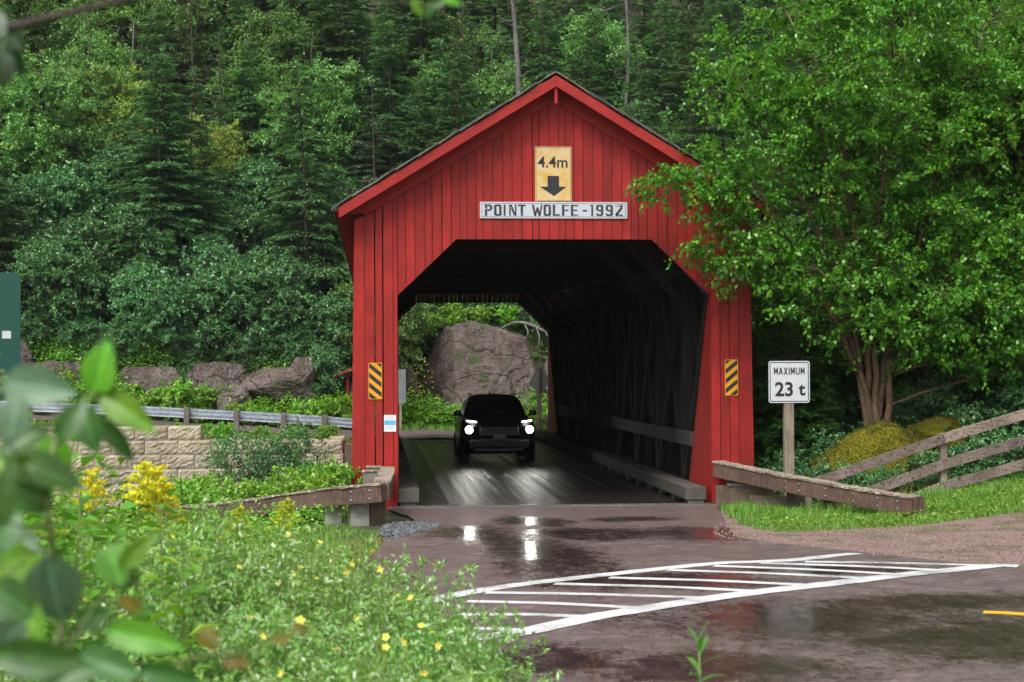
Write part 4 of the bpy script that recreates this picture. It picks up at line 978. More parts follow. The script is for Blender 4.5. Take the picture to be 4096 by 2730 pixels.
# ------------------------------------------------------------------ plants: generators
def bez(a, b, c, n):
    return [tuple((1-t)**2*a+2*t*(1-t)*b+t*t*c) for t in np.linspace(0, 1, n)]
def broadleaf(name, seed, stems, stem_r, crowns, ncl, ntw, nlf, ll, lw, leaf, bark, cl_r=.55, extra=(), upn=.8, droop=.35, tw_n=3, shell=.55, limb_r=.022):
    """stems: polylines; crowns: [(centre, radii, weight)]; clusters of twigs hang on limbs that leave the nearest stem"""
    r = np.random.default_rng(seed); mb = MB(); SP = []
    for st_ in stems:
        P = [np.array(p, float) for p in st_]; n = len(P)
        out = []
        for i in range(n-1):
            for k in range(4): out.append(P[i]+(P[i+1]-P[i])*k/4+r.normal(0, .012*np.linalg.norm(P[i+1]-P[i]), 3))
        out.append(P[-1]); m = len(out)
        mb.tube(out, [stem_r*(1-.82*i/(m-1)) for i in range(m)], 7); SP += [(p, stem_r*(1-.82*i/(m-1))) for i, p in enumerate(out)]
    S = np.array([p for p, _ in SP]); SR = [q for _, q in SP]
    wts = np.array([c[2] for c in crowns], float); wts /= wts.sum(); cents = list(np.array(extra, float).reshape(-1, 3))
    for _ in range(ncl):
        c, rad, _w = crowns[r.choice(len(crowns), p=wts)]
        v = r.normal(0, 1, 3); v /= np.linalg.norm(v); v *= (shell+(1-shell)*r.random())**1. if r.random() < .8 else r.random()
        cents.append(np.array(c)+v*np.array(rad))
    PP, DD, UU = [], [], []
    for c in cents:
        dist = np.linalg.norm(S-c, axis=1)+1.6*np.maximum(0, S[:, 2]-c[2]+.06*dist_scale(S, c)); i = int(np.argmin(dist)); a = S[i]
        mid = (a+c)/2+np.array([0, 0, .12*np.linalg.norm(c-a)])+r.normal(0, .05, 3)*np.linalg.norm(c-a)
        r0 = min(SR[i]*.6, limb_r); pts = bez(a, mid, c, 6); mb.tube(pts, list(np.linspace(r0, r0*.3, 6)), 4, False)
        out_d = c-a; out_d = out_d/(np.linalg.norm(out_d)+1e-6)
        for _ in range(ntw):
            d = out_d*.5+r.normal(0, .75, 3); d[2] *= .6; d /= np.linalg.norm(d)+1e-6; Lt = cl_r*r.uniform(.6, 1.25)
            s0 = np.array(pts[r.integers(3, 6)]); e = s0+d*Lt+np.array([0, 0, -.12*Lt]); tp = bez(s0, s0+d*Lt*.5+np.array([0, 0, .1*Lt]), e, tw_n)
            mb.tube(tp, list(np.linspace(r0*.3, r0*.12, tw_n)), 3, False)
            tt = r.uniform(.25, 1.03, nlf)[:, None]; base = np.array(s0)*(1-tt)**2+2*tt*(1-tt)*(s0+d*Lt*.5+np.array([0, 0, .1*Lt]))+tt*tt*e
            dirs = d*.55+r.normal(0, .75, (nlf, 3)); dirs[:, 2] -= droop
            PP.append(base+r.normal(0, .03*cl_r/.5, (nlf, 3))); DD.append(dirs); UU.append(np.array([[0, 0, upn]])+r.normal(0, .45, (nlf, 3)))
    P, D, U = (np.concatenate(k) for k in (PP, DD, UU)); n = len(P)
    V, F = leaves_vf(P, D, U, ll*r.uniform(.65, 1.25, n), lw*r.uniform(.7, 1.2, n))
    return mb.mesh(name+'_trunk', bark, True), fast_mesh(name+'_crown', V, F, leaf)
def dist_scale(S, c): return np.linalg.norm(S[:, :2]-c[:2], axis=1)
def spruce(name, seed, h, base_r, z0, step, nb, nq, leaf, bark, tr=.16, ql=.30, qw=.075, bare=.0, taper=.85, gap=.1):
    r = np.random.default_rng(seed); mb = MB(); lean = r.normal(0, .02, 2)
    tp = [(lean[0]*z*z/h, lean[1]*z*z/h, z) for z in np.linspace(-.4, h, 9)]; mb.tube(tp, [tr*(1-.93*i/8) for i in range(9)], 7)
    PP, DD, UU, LL = [], [], [], []
    z = z0
    while z < h-.15:
        f = (z-z0)/(h-z0); L0 = base_r*((1-f)**taper)*(.35+.65*min(1, f*6+.35))+.10
        for b in range(int(nb*(1-.35*f))+1):
            if r.random() < gap: continue
            az = r.uniform(0, 2*np.pi); L = L0*r.uniform(.6, 1.15); d = np.array([np.cos(az), np.sin(az), 0]); s = np.array([-np.sin(az), np.cos(az), 0])
            rise = .35*f-.22+r.normal(0, .08)
            zb = z+r.uniform(-.5, .5)*step; o = np.array([lean[0]*zb*zb/h, lean[1]*zb*zb/h, zb])
            pt = lambda t: o+d[None]*(L*t)[:, None]+np.array([[0, 0, 1.]])*(L*(rise*t-.22*t*t+.16*t**3))[:, None]
            mb.tube(pt(np.linspace(0, 1, 4)), [tr*.13*(1-f)+.006, .008, .005, .003], 3, False)
            if r.random() < bare: continue
            n = max(8, int(nq*L/base_r)); t = r.uniform(.03, 1.0, n)**.85; side = r.choice([-1., 1.], n); P = pt(t)
            ang = r.uniform(.35, 1.05, n); dd = d[None]*np.cos(ang)[:, None]+s[None]*(side*np.sin(ang))[:, None]
            wfall = (1-t)*.42*L+.06; off = r.uniform(0, 1, n)*wfall
            P = P+dd*off[:, None]; P[:, 2] += r.normal(0, .03, n)-off*.10
            dd[:, 2] += r.normal(-.08, .10, n)
            PP.append(P); DD.append(dd); UU.append(np.array([[0, 0, 1.]])+r.normal(0, .22, (n, 3))); LL.append(ql*r.uniform(.6, 1.2, n))
        z += step*r.uniform(.7, 1.3)
    n = 24; PP.append(np.stack([np.full(n, lean[0]*h), np.full(n, lean[1]*h), r.uniform(h-.5, h, n)], 1)); a = r.uniform(0, 6.28, n); DD.append(np.stack([np.cos(a), np.sin(a), np.full(n, 1.1)], 1)); UU.append(r.normal(0, 1, (n, 3))); LL.append(np.full(n, ql*.7))
    for _ in range(int(12+z0*8)):        # dead stubs under the crown
        zz = r.uniform(.3, max(z0, .8)+1.5); az = r.uniform(0, 6.28); L = r.uniform(.3, .9)
        mb.tube([(0, 0, zz), (math.cos(az)*L*.6, math.sin(az)*L*.6, zz-.03), (math.cos(az)*L, math.sin(az)*L, zz-.16*L)], [.014, .009, .003], 3, False)
    P, D, U, L = (np.concatenate(k) for k in (PP, DD, UU, LL))
    V, F = leaves_vf(P, D, U, L, qw*L/ql, .10)
    return mb.mesh(name+'_trunk', bark, True), fast_mesh(name+'_crown', V, F, leaf)
def tree(name, meshes, label, cat, loc, rz=0., s=1., group=None):
    t = thing(name, label, cat, loc, rz, group, s)
    mobj('trunk', meshes[0], t); mobj('crown', meshes[1], t); return t
def ground_pt(x, y, dz=-.05): return (x, y, float(gz(x, y))-.03+dz)

rr = random.Random(17)
def st_fan(n, h, spread, r_):
    out = []
    for i in range(n):
        a = 2*math.pi*(i+r_.random()*.6)/n; q = spread*r_.uniform(.5, 1.1)
        out.append([(0, 0, -.3), (math.cos(a)*q*.25, math.sin(a)*q*.25, h*.35), (math.cos(a)*q*.6, math.sin(a)*q*.6, h*.7), (math.cos(a)*q, math.sin(a)*q, h*r_.uniform(.9, 1.05))])
    return out
K = {'alder': [], 'maple': [], 'yellow': [], 'spruce': [], 'lichen': [], 'brush': []}
for i in range(3):
    K['alder'].append(broadleaf('alder', 100+i, st_fan(6, 3.2, 1.5, rr), .05, [((0, 0, 2.3), (2.1, 2.0, 1.8), 1), ((rr.uniform(-.8, .8), -.5, 3.2), (1.1, 1.1, 1.0), .5)], 100, 9, 20, .125, .088, M['alder'], M['bark'], .5))
for i in range(4):
    hh = 7.2+i*.5
    K['maple'].append(broadleaf('maple', 120+i, [[(0, 0, -.4), (.1, 0, 2.2), (.2, .1, 4.6), (.1, 0, hh)], [(0, 0, 1.4), (.7, .2, 3.2), (1.2, .1, 5.4)], [(0, 0, 1.8), (-.6, -.3, 3.6), (-1.1, -.3, 5.6)]], .12,
                     [((0, 0, 4.9), (2.3, 2.2, 2.4), 1), ((rr.uniform(-1, 1), -.4, 6.3), (1.3, 1.3, 1.2), .4), ((rr.uniform(-1.6, 1.6), -.6, 3.6), (1.4, 1.2, 1.0), .35)], 110, 9, 19, .125, .09, M['maple'], M['bark'], .6))
for i in range(2):
    K['yellow'].append(broadleaf('yellowing', 140+i, [[(0, 0, -.4), (.1, 0, 2.0), (.1, .1, 5.8)], [(0, 0, 1.2), (.6, .1, 2.6), (1.0, .1, 4.6)]], .08, [((0, 0, 4.2), (1.6, 1.5, 2.0), 1)], 60, 9, 16, .12, .085, M['yellowing'], M['grey_bark'], .55))
for i in range(5):
    hh = 8.5+i*.8
    K['spruce'].append(spruce('spruce', 160+i, hh, 1.9+.12*i, .7+.2*i, .34, 8, 150, M['spruce'], M['bark'], .10, .28, .072, 0., .8, .04))
for i in range(2):
    K['lichen'].append(spruce('lichen_spruce', 180+i, 9.5+i, 1.7, 1.4, .42, 6, 56, M['lichen'], M['bark'], .11, .26, .07, .35, .8, .2))
for i in range(2):
    K['brush'].append(broadleaf('brush', 190+i, st_fan(7, 1.0, .55, rr), .012, [((0, 0, .75), (.75, .75, .6), 1)], 42, 6, 12, .10, .075, M['weed'], M['twig'], .25))

LABEL = {'alder': ('alder_shrub', 'bushy dark green alder shrub on the lower hillside', 'shrub', 'alder shrubs on the lower hillside'),
         'maple': ('maple_tree', 'light green broadleaf tree on the forested hillside', 'tree', 'broadleaf trees on the hillside'),
         'yellow': ('young_maple_tree', 'small tree with yellowing leaves on the hillside', 'tree', 'yellowing trees on the hillside'),
         'spruce': ('spruce_tree', 'dark green spruce on the forested hillside', 'tree', 'spruces on the hillside'),
         'lichen': ('lichen_spruce_tree', 'thin grey spruce draped with lichen on the hillside', 'tree', 'lichen-grey spruces on the hillside'),
         'brush': ('roadside_bush', 'small bright green bush in the weeds at the hill foot', 'bush', 'bushes along the hill foot')}
def zone(x, y):
    if y < 44: return 'just above the rocks' if x < -4.5 else ('over the huge boulder' if x < 6 else 'low behind the birch crowns')
    side = 'up the slope over the steel guard rail' if x < -4.5 else ('behind the bridge roof' if x < 9 else 'behind the birch crowns')
    return side if y < 53 else side.replace('up the slope', 'high up')+(', high up' if x >= -4.5 else '')
def plant(kind, x, y, s=1., rz=None, dz=-.1):
    nm, lb, ct, gp = LABEL[kind]; lb = lb.split(' on the ')[0]+' '+zone(x, y)
    return tree(nm, rr.choice(K[kind]), lb, ct, ground_pt(x, y, dz), rr.uniform(0, 6.28) if rz is None else rz, s, gp)
row = 0; y = 38.6
while y < 66:
    d = y+30; step = 2.35+.022*(y-38); x = -3.05-.215*d-8.0+rr.uniform(0, step)
    while x < -3.05+.371*d+5:
        px_, py_ = x+rr.uniform(-.8, .8), y+rr.uniform(-.8, .8)
        x += step*rr.uniform(.85, 1.15)
        if y < 43 and -2.0 < px_ < 5.2: continue
        if 8.6 < px_ < 14.5 and 56.5 < py_ < 63: continue
        q = rr.random(); s = rr.uniform(.8, 1.15); left = px_ < -4.5
        if y < 46 and left: kind = 'alder' if q < .80 else ('maple' if q < .86 else 'spruce'); s *= 1.05
        elif y < 43.5: kind = 'alder' if q < .5 else ('maple' if q < .75 else 'spruce')
        elif left: kind = 'maple' if q < .34 else ('spruce' if q < .84 else ('yellow' if q < .88 else 'lichen'))
        else: kind = 'spruce' if q < .66 else ('lichen' if q < .76 else ('maple' if q < .95 else 'yellow'))
        if kind == 'spruce' and y > 44: s *= rr.uniform(.8, 1.1)
        plant(kind, px_, py_, s)
    y += step*.92
for x, y, s in ((-14.2,47.5,1.15), (-10.3,46.3,1.0)): plant('yellow', x, y, s)
# shrubs over the boulder and along the rocks
for x, y, s in ((-2.6,41.2,.75), (-1.2,42.3,.7), (.6,43.0,.7), (2.4,43.2,.65), (4.6,42.2,.75), (6.6,40.8,.85), (8.8,40.5,.9), (11.2,40.2,.95), (-4.6,39.2,.8), (14,40.5,.9), (17,40.8,.9), (20,41,.9)):
    plant('alder', x, y, s)
for x, y, s in ((-16.4,38.2,.5), (-14.2,38.3,.5), (-12.4,38.1,.55), (-10.6,38.4,.5), (-8.2,38.3,.5), (-6.4,38.4,.5), (-5.0,38.0,.55), (-13.2,37.9,.4), (-9.9,38.0,.4)): plant('alder', x, y, s)
for x, y, z, s in ((-.9,40.5,4.0,.7), (.1,40.9,4.25,.8), (1.2,41.0,4.3,.7), (2.3,41.0,4.3,.7), (.6,40.2,3.95,.35)):
    o = plant('brush', x, y, s); o.location.z = z-.25; tag(o, 'small bright green bush rooted on top of the huge boulder', None, 'bushes on the huge boulder')
for x, y, s in ((-12.9,36.4,1.1), (-14.1,36.5,1.0), (-8.3,36.4,.8), (-12.2,36.6,1.1), (-10.4,36.5,1.2), (-5.4,36.6,1.0), (-7.6,36.3,.7), (-15.9,36.6,1.1), (-6.1,36.3,.6), (-10.0,36.9,1.2)): plant('brush', x, y, s)
for x, y, s in ((-13.9,36.6,.8), (-12.3,36.7,.8), (-10.4,36.6,1.3), (-7.9,36.5,.8), (-5.4,36.6,1.0), (-4.3,36.9,1.1), (-1.2,38.7,.8), (-2.0,38.9,1.0), (3.6,38.9,.7), (3.0,36.6,.7), (4.2,36.4,.9), (-16.2,36.7,.8), (-9.7,36.4,.6), (-6.7,36.4,.6)):
    plant('brush', x, y, s)
for x, y, s in ((-11.6,25.7,.6), (-7.8,25.4,.9), (-6.7,26.6,.7), (-5.6,26.2,.75), (-4.6,26.8,.8), (-9.4,26.9,.65), (-10.6,27.4,.6), (-5.0,25.3,.55), (-12.9,26.2,.7), (-8.6,27.6,.6), (-6.2,25.2,.5)):
    o = plant('brush', x, y, s*.62); tag(o, 'small bright green bush between the block wall and the steel guard rail', None, 'bushes on top of the block wall')

# bare and dead trunks
def dead_tree(name, seed, h, tr, label, loc, lean=(0, 0), nbr=40):
    r = np.random.default_rng(seed); t = thing(name, label, 'tree', loc); mb = MB()
    P = [(lean[0]*(z/h)**1.5+.09*math.sin(z*.8+seed), lean[1]*(z/h)**1.5+.05*math.sin(z), z) for z in np.linspace(-.5, h, 12)]; mb.tube(P, [tr*(1-.75*i/11) for i in range(12)], 8); mb.build('trunk', M['grey_bark'], t, True)
    for k in range(nbr):
        i = r.integers(3, 11); a = r.uniform(0, 6.28); L = r.uniform(.3, 1.1); p = np.array(P[i])+np.array([0, 0, r.uniform(-.6, .6)]); d = np.array([math.cos(a), math.sin(a), r.uniform(-.45, .15)])
        q = [p+d*L*u+np.array([0, 0, -.15*L*u*u])+r.normal(0, .04, 3)*u for u in (0, .3, .6, .85, 1)]; bb = MB(); bb.tube(q, [tr*.12, tr*.09, tr*.06, tr*.04, .004], 4, False)
        for _ in range(3):
            u = r.uniform(.3, .9); s0 = p+d*L*u; e = s0+(d+r.normal(0, .6, 3))*L*.35; bb.tube([s0, (s0+e)/2+r.normal(0, .03, 3), e], [.012, .008, .003], 3, False)
        bb.build('branch', M['grey_bark'], t)
    return t
dead_tree('dead_tree', 1, 17, .20, 'tall pale dead trunk with short broken limbs rising behind the roof ridge', ground_pt(3.35, 47.8), (-.25, 0))
dead_tree('dead_tree', 2, 14, .12, 'slim grey bare trunk among the spruces, thinner than the pale one behind the ridge', ground_pt(8.6, 50.5), (.1, 0))
dead_tree('dead_tree', 3, 8, .11, 'crooked bare grey stem low in the leafy left slope beside the fallen log', ground_pt(-14.4, 49.5), (.5, 0), 16)
t = thing('fallen_log', 'reddish fallen log slanting down through the hillside trees', 'log', (0, 0, 0))
MB().tube([(-12.9,45.8,10.9), (-12.0,45.4,10.35), (-11.0,45.0,9.7), (-9.6,44.6,8.7)], [.10,.12,.13,.14], 8).build('trunk', M['bark'], t, True)
MB().tube([(-9.6,44.6,8.72), (-8.6,44.9,7.6), (-8.2,45.4,5.2)], [.14,.15,.17], 8).build('lower_trunk', M['bark'], t, True)
t = thing('dead_root', 'twisted grey dead root hanging over the edge of the huge boulder', 'root', (0, 0, 0))
for pts, rad in (([(1.9,40.3,3.95), (2.5,39.95,4.22), (3.1,39.75,4.15), (3.7,39.55,3.85)], [.03,.06,.075,.05]), ([(2.9,39.8,4.15), (3.0,39.45,3.85), (2.9,39.35,3.5)], [.03,.025,.01]), ([(3.35,39.65,4.05), (3.45,39.3,3.6), (3.35,39.25,3.1)], [.03,.025,.01]), ([(3.7,39.55,3.85), (3.85,39.3,3.5), (3.75,39.25,3.1)], [.035,.025,.01])):
    MB().tube(fine([tuple(p) for p in pts], 5), list(np.interp(np.linspace(0, len(rad)-1, (len(pts)-1)*5+1), range(len(rad)), rad)), 6).build('root', M['grey_bark'], t, True)

# ------------------------------------------------------------------ the big birch and the trees round it
r2 = np.random.default_rng(77)
bs = []
for tx, ty, tz in ((-2.5,-.5,6.2), (-1.7,-.8,7.3), (-.9,-.2,8.2), (.2,-.7,8.0), (.9,.4,8.0), (1.9,-.4,7.2), (2.6,.2,6.0)):
    e = np.array([tx, ty, tz]); b0 = np.array([r2.uniform(-.22, .22), r2.uniform(-.15, .15), -.35])
    bs.append([tuple(b0), tuple(b0+e*np.array([.16, .16, .2])+np.array([0, 0, .3])), tuple(e*np.array([.42, .42, .5])+r2.normal(0, .08, 3)), tuple(e*np.array([.72, .72, .78])+r2.normal(0, .08, 3)), tuple(e)])
for tx, ty, tz in ((-1.0,-.5,4.4), (3.4,-.2,4.6), (2.4,-.7,3.2), (1.2,-.9,3.0), (-2.2,-.9,4.2), (-1.2,-.9,2.9)):
    a = np.array(bs[min(6, max(0, int(round((tx+2.5)/.75))))][1]); e = np.array([tx, ty, tz]); bs.append([tuple(a), tuple(a*.55+e*.45+np.array([0, 0, .15])), tuple(e)])
ex = [(-3.55,-1.15,4.45), (-3.2,-1.1,4.15), (-3.85,-1.2,4.3), (-2.9,-1.0,4.5), (-3.3,-1.0,3.3), (-2.9,-1.0,3.05), (-2.5,-1.0,3.0), (-3.0,-.95,3.75), (-2.5,-.9,4.1), (-2.2,-.9,3.4), (-3.1,-.9,5.0), (-2.6,-.9,5.4), (-2.0,-.8,2.9), (-1.7,-.7,3.1)]
big = broadleaf('birch', 201, bs, .075, [((-.4, -.4, 5.9), (2.75, 1.9, 2.6), 1.0), ((1.1, -.5, 2.9), (2.0, 1.3, 1.7), .45), ((2.9, .2, 5.4), (2.3, 1.8, 3.0), .7), ((2.5, -.6, 2.3), (1.7, 1.1, 1.4), .3), ((-.9, -.8, 2.6), (1.3, .6, 1.0), .16), ((1.3, -1.0, 2.1), (1.5, .5, .8), .14), ((3.1, -.6, 2.1), (1.2, .7, .8), .16)],
                430, 10, 22, .092, .066, M['birch'], M['birch_bark'], .55, ex+[(a+r2.normal(0,.25), b+r2.normal(0,.15), c+r2.normal(0,.2)) for a, b, c in ex], .7, .5, 3, .5, .016)
tree('birch_tree', big, 'large multi-stemmed birch with bright leaves hanging over the corner of the red portal', 'tree', (5.65, 0.0, 1.12))
bs2 = [[(0, 0, -.5), (.2, .1, 2.0), (.1, 0, 4.4), (.3, 0, 7.0)], [(.1, 0, -.5), (.8, -.2, 2.2), (1.3, -.2, 4.5), (1.6, 0, 6.2)], [(-.1, 0, -.5), (-.6, -.1, 2.2), (-1.0, -.3, 5.4)]]
b2 = broadleaf('birch', 202, bs2, .075, [((.2, -.2, 4.6), (2.4, 1.8, 3.0), 1), ((.2, -.6, 1.8), (2.2, 1.3, 1.5), .5)], 260, 9, 20, .10, .072, M['birch'], M['birch_bark'], .55, (), .7, .45, 3, .5, .015)
for (x, y, rz_, s, l) in ((9.3,.6,0.,1.0,'leafy young birch just beyond the upper end of the rail fence'), (7.6,2.6,2.2,1.05,'leafy birch standing behind the big multi-stemmed one, deeper in the shade'), (11.6,3.6,1.2,1.1,'birch at the back of the bank above the rail fence'), (4.9,3.4,3.6,.62,'low shaded birch between the young spruce and the big birch')):
    tree('birch_tree', b2, l, 'tree', ground_pt(x, y), rz_, s)
ys_ = [spruce('young_spruce', 220+i, 3.9, 1.15, .15, .20, 8, 95, M['spruce_young'], M['bark'], .06, .17, .055, 0, .8, .05) for i in range(2)]
for x, y, s, k, l in ((4.55,1.7,1.0,0,'young bright green spruce growing against the side of the red portal'), (4.95,.55,.42,1,'small low spruce sapling behind the weight limit sign post'), (5.9,2.7,.8,1,'young spruce in the shade behind the birch stems')):
    tree('young_spruce_tree', ys_[k], l, 'tree', ground_pt(x, y), 1.3*k, s)
for i, (x, y, s) in enumerate(((6.3,6.4,.95), (8.6,6.2,1.0), (10.8,5.8,1.0), (5.6,9.0,1.05), (13.0,7.6,1.1), (7.6,10.5,1.1), (10.2,10.5,1.15), (12.4,1.6,.85), (14.5,4.5,1.), (6.9,4.4,.6), (9.4,3.9,.75), (15.5,10,1.1), (12.7,12.5,1.1), (4.9,6.5,.7))):
    o = plant('spruce', x, y, s); tag(o, 'dark spruce crowding the bank behind the birches', None, 'spruces behind the birches')
mound = bpy.data.meshes.new('moss_mound'); bm = bmesh.new(); bmesh.ops.create_icosphere(bm, subdivisions=5, radius=1)
for v in bm.verts:
    p = v.co; q = p*2.3; f = 1+.16*mn.noise(q)+.05*mn.noise(q*4)+.03*mn.noise(q*11); v.co = Vector((p.x*1.02*f, p.y*.62*f, p.z*.62*f+(.26*max(0, .6-abs(p.x-.35)) if p.z > 0 else 0)))
bm.to_mesh(mound); bm.free(); mound.materials.append(M['moss']); mound.polygons.foreach_set('use_smooth', [True]*len(mound.polygons))
M['moss_leaf'] = leafmat('moss_tufts', [(.04,.055,.006), (.09,.105,.010), (.18,.18,.017)], .8, .25, .1)
_r = np.random.default_rng(5); _v = np.array([v.co for v in mound.vertices]); _v = _v[_v[:, 2] > -.1]; _v = np.repeat(_v, 5, 0)+_r.normal(0, .012, (len(_v)*5, 3)); _n = unit(_v*np.array([[1, 2.2, 2.2]]))
_V, _F = leaves_vf(_v-_n*.01, _n+_r.normal(0, .5, _v.shape), _r.normal(0, 1, _v.shape), .045*_r.uniform(.6, 1.3, len(_v)), .016)
tufts = fast_mesh('moss_tufts', _V, _F, M['moss_leaf'])
o = mobj('moss_mound', mound, None, (5.45, -.42, .62)); tag(mobj('moss_tufts', tufts, o), kind='stuff'); o.rotation_euler = (0, R(-14), 0); tag(o, 'yellow-green moss mound swelling round the foot of the big birch', 'moss')
o = mobj('moss_mound', mound, None, (6.75, -.2, 1.15)); tag(mobj('moss_tufts', tufts, o), kind='stuff'); o.scale = (.6, .7, .5); tag(o, 'smaller moss hummock just uphill of the yellow-green mound', 'moss')
# leafy shrub before the block wall
sh = broadleaf('shrub', 230, st_fan(10, 1.9, 1.5, rr), .02, [((0, 0, 1.5), (1.45, 1.0, .85), 1)], 80, 9, 14, .055, .04, M['alder'], M['twig'], .35, (), .8, .2, 3, .3, .01)
tree('twiggy_shrub', sh, 'airy twiggy shrub with small dark leaves in front of the block wall', 'shrub', (-5.05, 4.0, -.95), 0, 1.0)
low = [broadleaf('low_shrub', 235+i, st_fan(8, .5, .4, rr), .008, [((0, 0, .4), (.55, .5, .35), 1)], 34, 6, 10, .07, .05, M['weed'], M['twig'], .2) for i in range(2)]
for i, (x, y, s) in enumerate(((-4.3,-2.4,1.), (-3.9,-2.0,.9), (-4.9,-1.9,1.1), (-5.5,-1.4,1.2), (-4.1,-1.2,1.1), (-3.75,-3.0,.6), (-6.2,-.8,1.2), (-4.7,-.4,1.2), (-3.9,.0,1.2), (-5.9,.6,1.2), (-6.9,-1.8,1.2))):
    tree('bramble', low[i % 2], 'low bright green bramble in the dip behind the sloping guard beam', 'shrub', ground_pt(x, y), rr.uniform(0, 6), s, 'brambles behind the sloping guard beam')
lowd = broadleaf('low_dark', 240, st_fan(8, .6, .5, rr), .008, [((0, 0, .45), (.6, .55, .42), 1)], 46, 6, 12, .055, .04, M['alder'], M['twig'], .2)
for i, (x, y, s) in enumerate(((4.5,-.7,.9), (4.9,-1.0,.8), (5.4,-1.4,.75), (4.4,.3,1.1), (6.3,-1.3,.9), (7.0,-1.2,1.0), (7.8,-1.3,1.1), (6.0,-1.9,.6), (8.6,-1.6,1.1), (7.3,-.4,1.2), (8.4,-.2,1.3), (9.4,-1.8,1.2), (4.0,-.2,.8), (5.0,.1,.9), (9.6,-.8,1.4), (6.9,.9,1.3))):
    tree('undergrowth_shrub', lowd, 'small-leaved dark shrub in the undergrowth between the fence and the birches', 'shrub', ground_pt(x, y), rr.uniform(0, 6), s, 'shrubs between the fence and the birches')

# ------------------------------------------------------------------ grass, weeds, litter (uncountable)
def in_poly(x, y, poly):
    c = np.zeros(len(x), bool); n = len(poly)
    for i in range(n):
        (x0, y0), (x1, y1) = poly[i], poly[(i+1) % n]
        k = ((y0 > y) != (y1 > y)) & (x < (x1-x0)*(y-y0)/(y1-y0+1e-12)+x0); c ^= k
    return c
def scatter(poly, n, r):
    P = np.array(poly); lo, hi = P.min(0), P.max(0); x = r.uniform(lo[0], hi[0], n*3); y = r.uniform(lo[1], hi[1], n*3); k = in_poly(x, y, poly); return x[k][:n], y[k][:n]
def grass(name, poly, n, h, w, mat, seed, edge_h=None, lean=.6, label=None, clump=.6):
    r = np.random.default_rng(seed); x, y = scatter(poly, n, r)
    k = (wob(x, y, 2.3, seed)+wob(x, y, 6.1, seed+2)*.6+r.normal(0, .5, len(x))) > -clump; x, y = x[k], y[k]
    hh = h*r.uniform(.45, 1.2, len(x))*(1+.35*wob(x, y, 1.7, seed))
    if edge_h is not None: hh = hh*edge_h(x, y)
    V, F = blades_vf(np.stack([x, y, gz(x, y)-.035], 1), hh, w*r.uniform(.7, 1.3, len(x)), lean, r)
    o = mobj(name, fast_mesh(name, V, F, mat)); return tag(o, label, 'grass', kind='stuff')
verge = [(2.85,-.3), (2.62,-1.6), (2.3,-4.2), (2.08,-6.0), (2.22,-7.55), (3.59,-6.9), (4.89,-6.25), (6.16,-5.8), (8,-5.45), (12,-4.8), (12,-.6), (5.0,-.9), (3.9,-.6)]
grass('verge_grass', verge, 60000, .15, .008, M['grass'], 1, lambda x, y: (.3+.9*ss(-7.2, -4.6, y-.15*(x-3)))*(.55+.75*ss(-.4, .6, wob(x, y, 2.7, 3.))), .7, 'short green grass on the verge below the curved guard beam', .9)
grass('thin_grass', [(2.2,-4.2), (1.75,-6.2), (1.9,-8.2), (2.6,-8.5), (3.2,-9.2), (4.4,-8.6), (6,-8.2), (9,-7.6), (9,-5.2), (5,-6.1), (2.3,-7.3)], 18000, .05, .007, M['dry_grass'], 2, None, .9, 'thin yellowing grass at the edge of the pink gravel', .05)
grass('left_grass', [(-3.0,-5.6), (-3.0,-8.2), (-3.2,-12.4), (-3.6,-15.2), (-5.4,-15.2), (-6.5,-9), (-6,-4), (-4.6,-3.6), (-3.4,-4.4)], 26000, .13, .007, M['grass'], 3, lambda x, y: .35+.8*ss(-3.2, -4.3, x), .7, 'grass at the foot of the sloping guard posts', .9)
grass('dry_patch', [(-2.95,-7.4), (-2.95,-9), (-3.25,-12.4), (-3.9,-12.4), (-3.7,-8.4)], 3600, .05, .007, M['dry_grass'], 4, None, .9, 'rusty yellow grass patch at the road edge', .2)
grass('far_verge_grass', [(-3.2,37.0), (-1,37.4), (3,36.0), (4,37), (4,39.5), (-4,40), (-20,37.6), (-20,37.0)], 9000, .32, .02, M['grass'], 5, None, .7, 'tall grass across the far road below the rocks', 1.2)
grass('wall_top_grass', [(-3.9,24.8), (-3.9,28.8), (-19,29.2), (-19,24.9)], 9000, .2, .02, M['grass'], 6, None, .7, 'long grass between the block wall and the steel guard rail', .8)
grass('verge_tufts', [(2.9,-.5), (2.6,-3.6), (2.5,-5.6), (4.8,-5.4), (6.4,-4.6), (9,-4.2), (11,-2.6), (6,-2.1), (4,-1.2)], 5200, .30, .006, M['grass'], 21, lambda x, y: .5+.9*ss(.1, .8, wob(x, y, 3.1, 1.)), .8, 'long tufts of grass under the guard beam and fence', -.35)
grass('verge_straw', [(2.5,-3.6), (2.2,-7.2), (4.4,-6.3), (6.6,-5.5), (9,-5.1), (9,-3.6), (5,-4.2)], 5200, .09, .006, M['dry_grass'], 22, None, .9, 'straw-coloured blades through the verge grass', .2)
def leaf_scatter(name, poly, n, hmax, ll, lw, mat, seed, label, cat='plants', up=.9, base_h=None):
    r = np.random.default_rng(seed); x, y = scatter(poly, n, r); hm = hmax*(1+.4*wob(x, y, 1.3, seed)+.25*wob(x, y, 3.7, seed+1)); z = gz(x, y)-.03+hm*r.uniform(.02, 1, len(x))**.7
    D = r.normal(0, 1, (len(x), 3)); D[:, 2] = D[:, 2]*.3+.15
    V, F = leaves_vf(np.stack([x, y, z], 1), D, np.array([[0, 0, up]])+r.normal(0, .4, (len(x), 3)), ll*r.uniform(.6, 1.3, len(x)), lw*r.uniform(.7, 1.2, len(x)))
    o = mobj(name, fast_mesh(name, V, F, mat)); return tag(o, label, cat, kind='stuff')
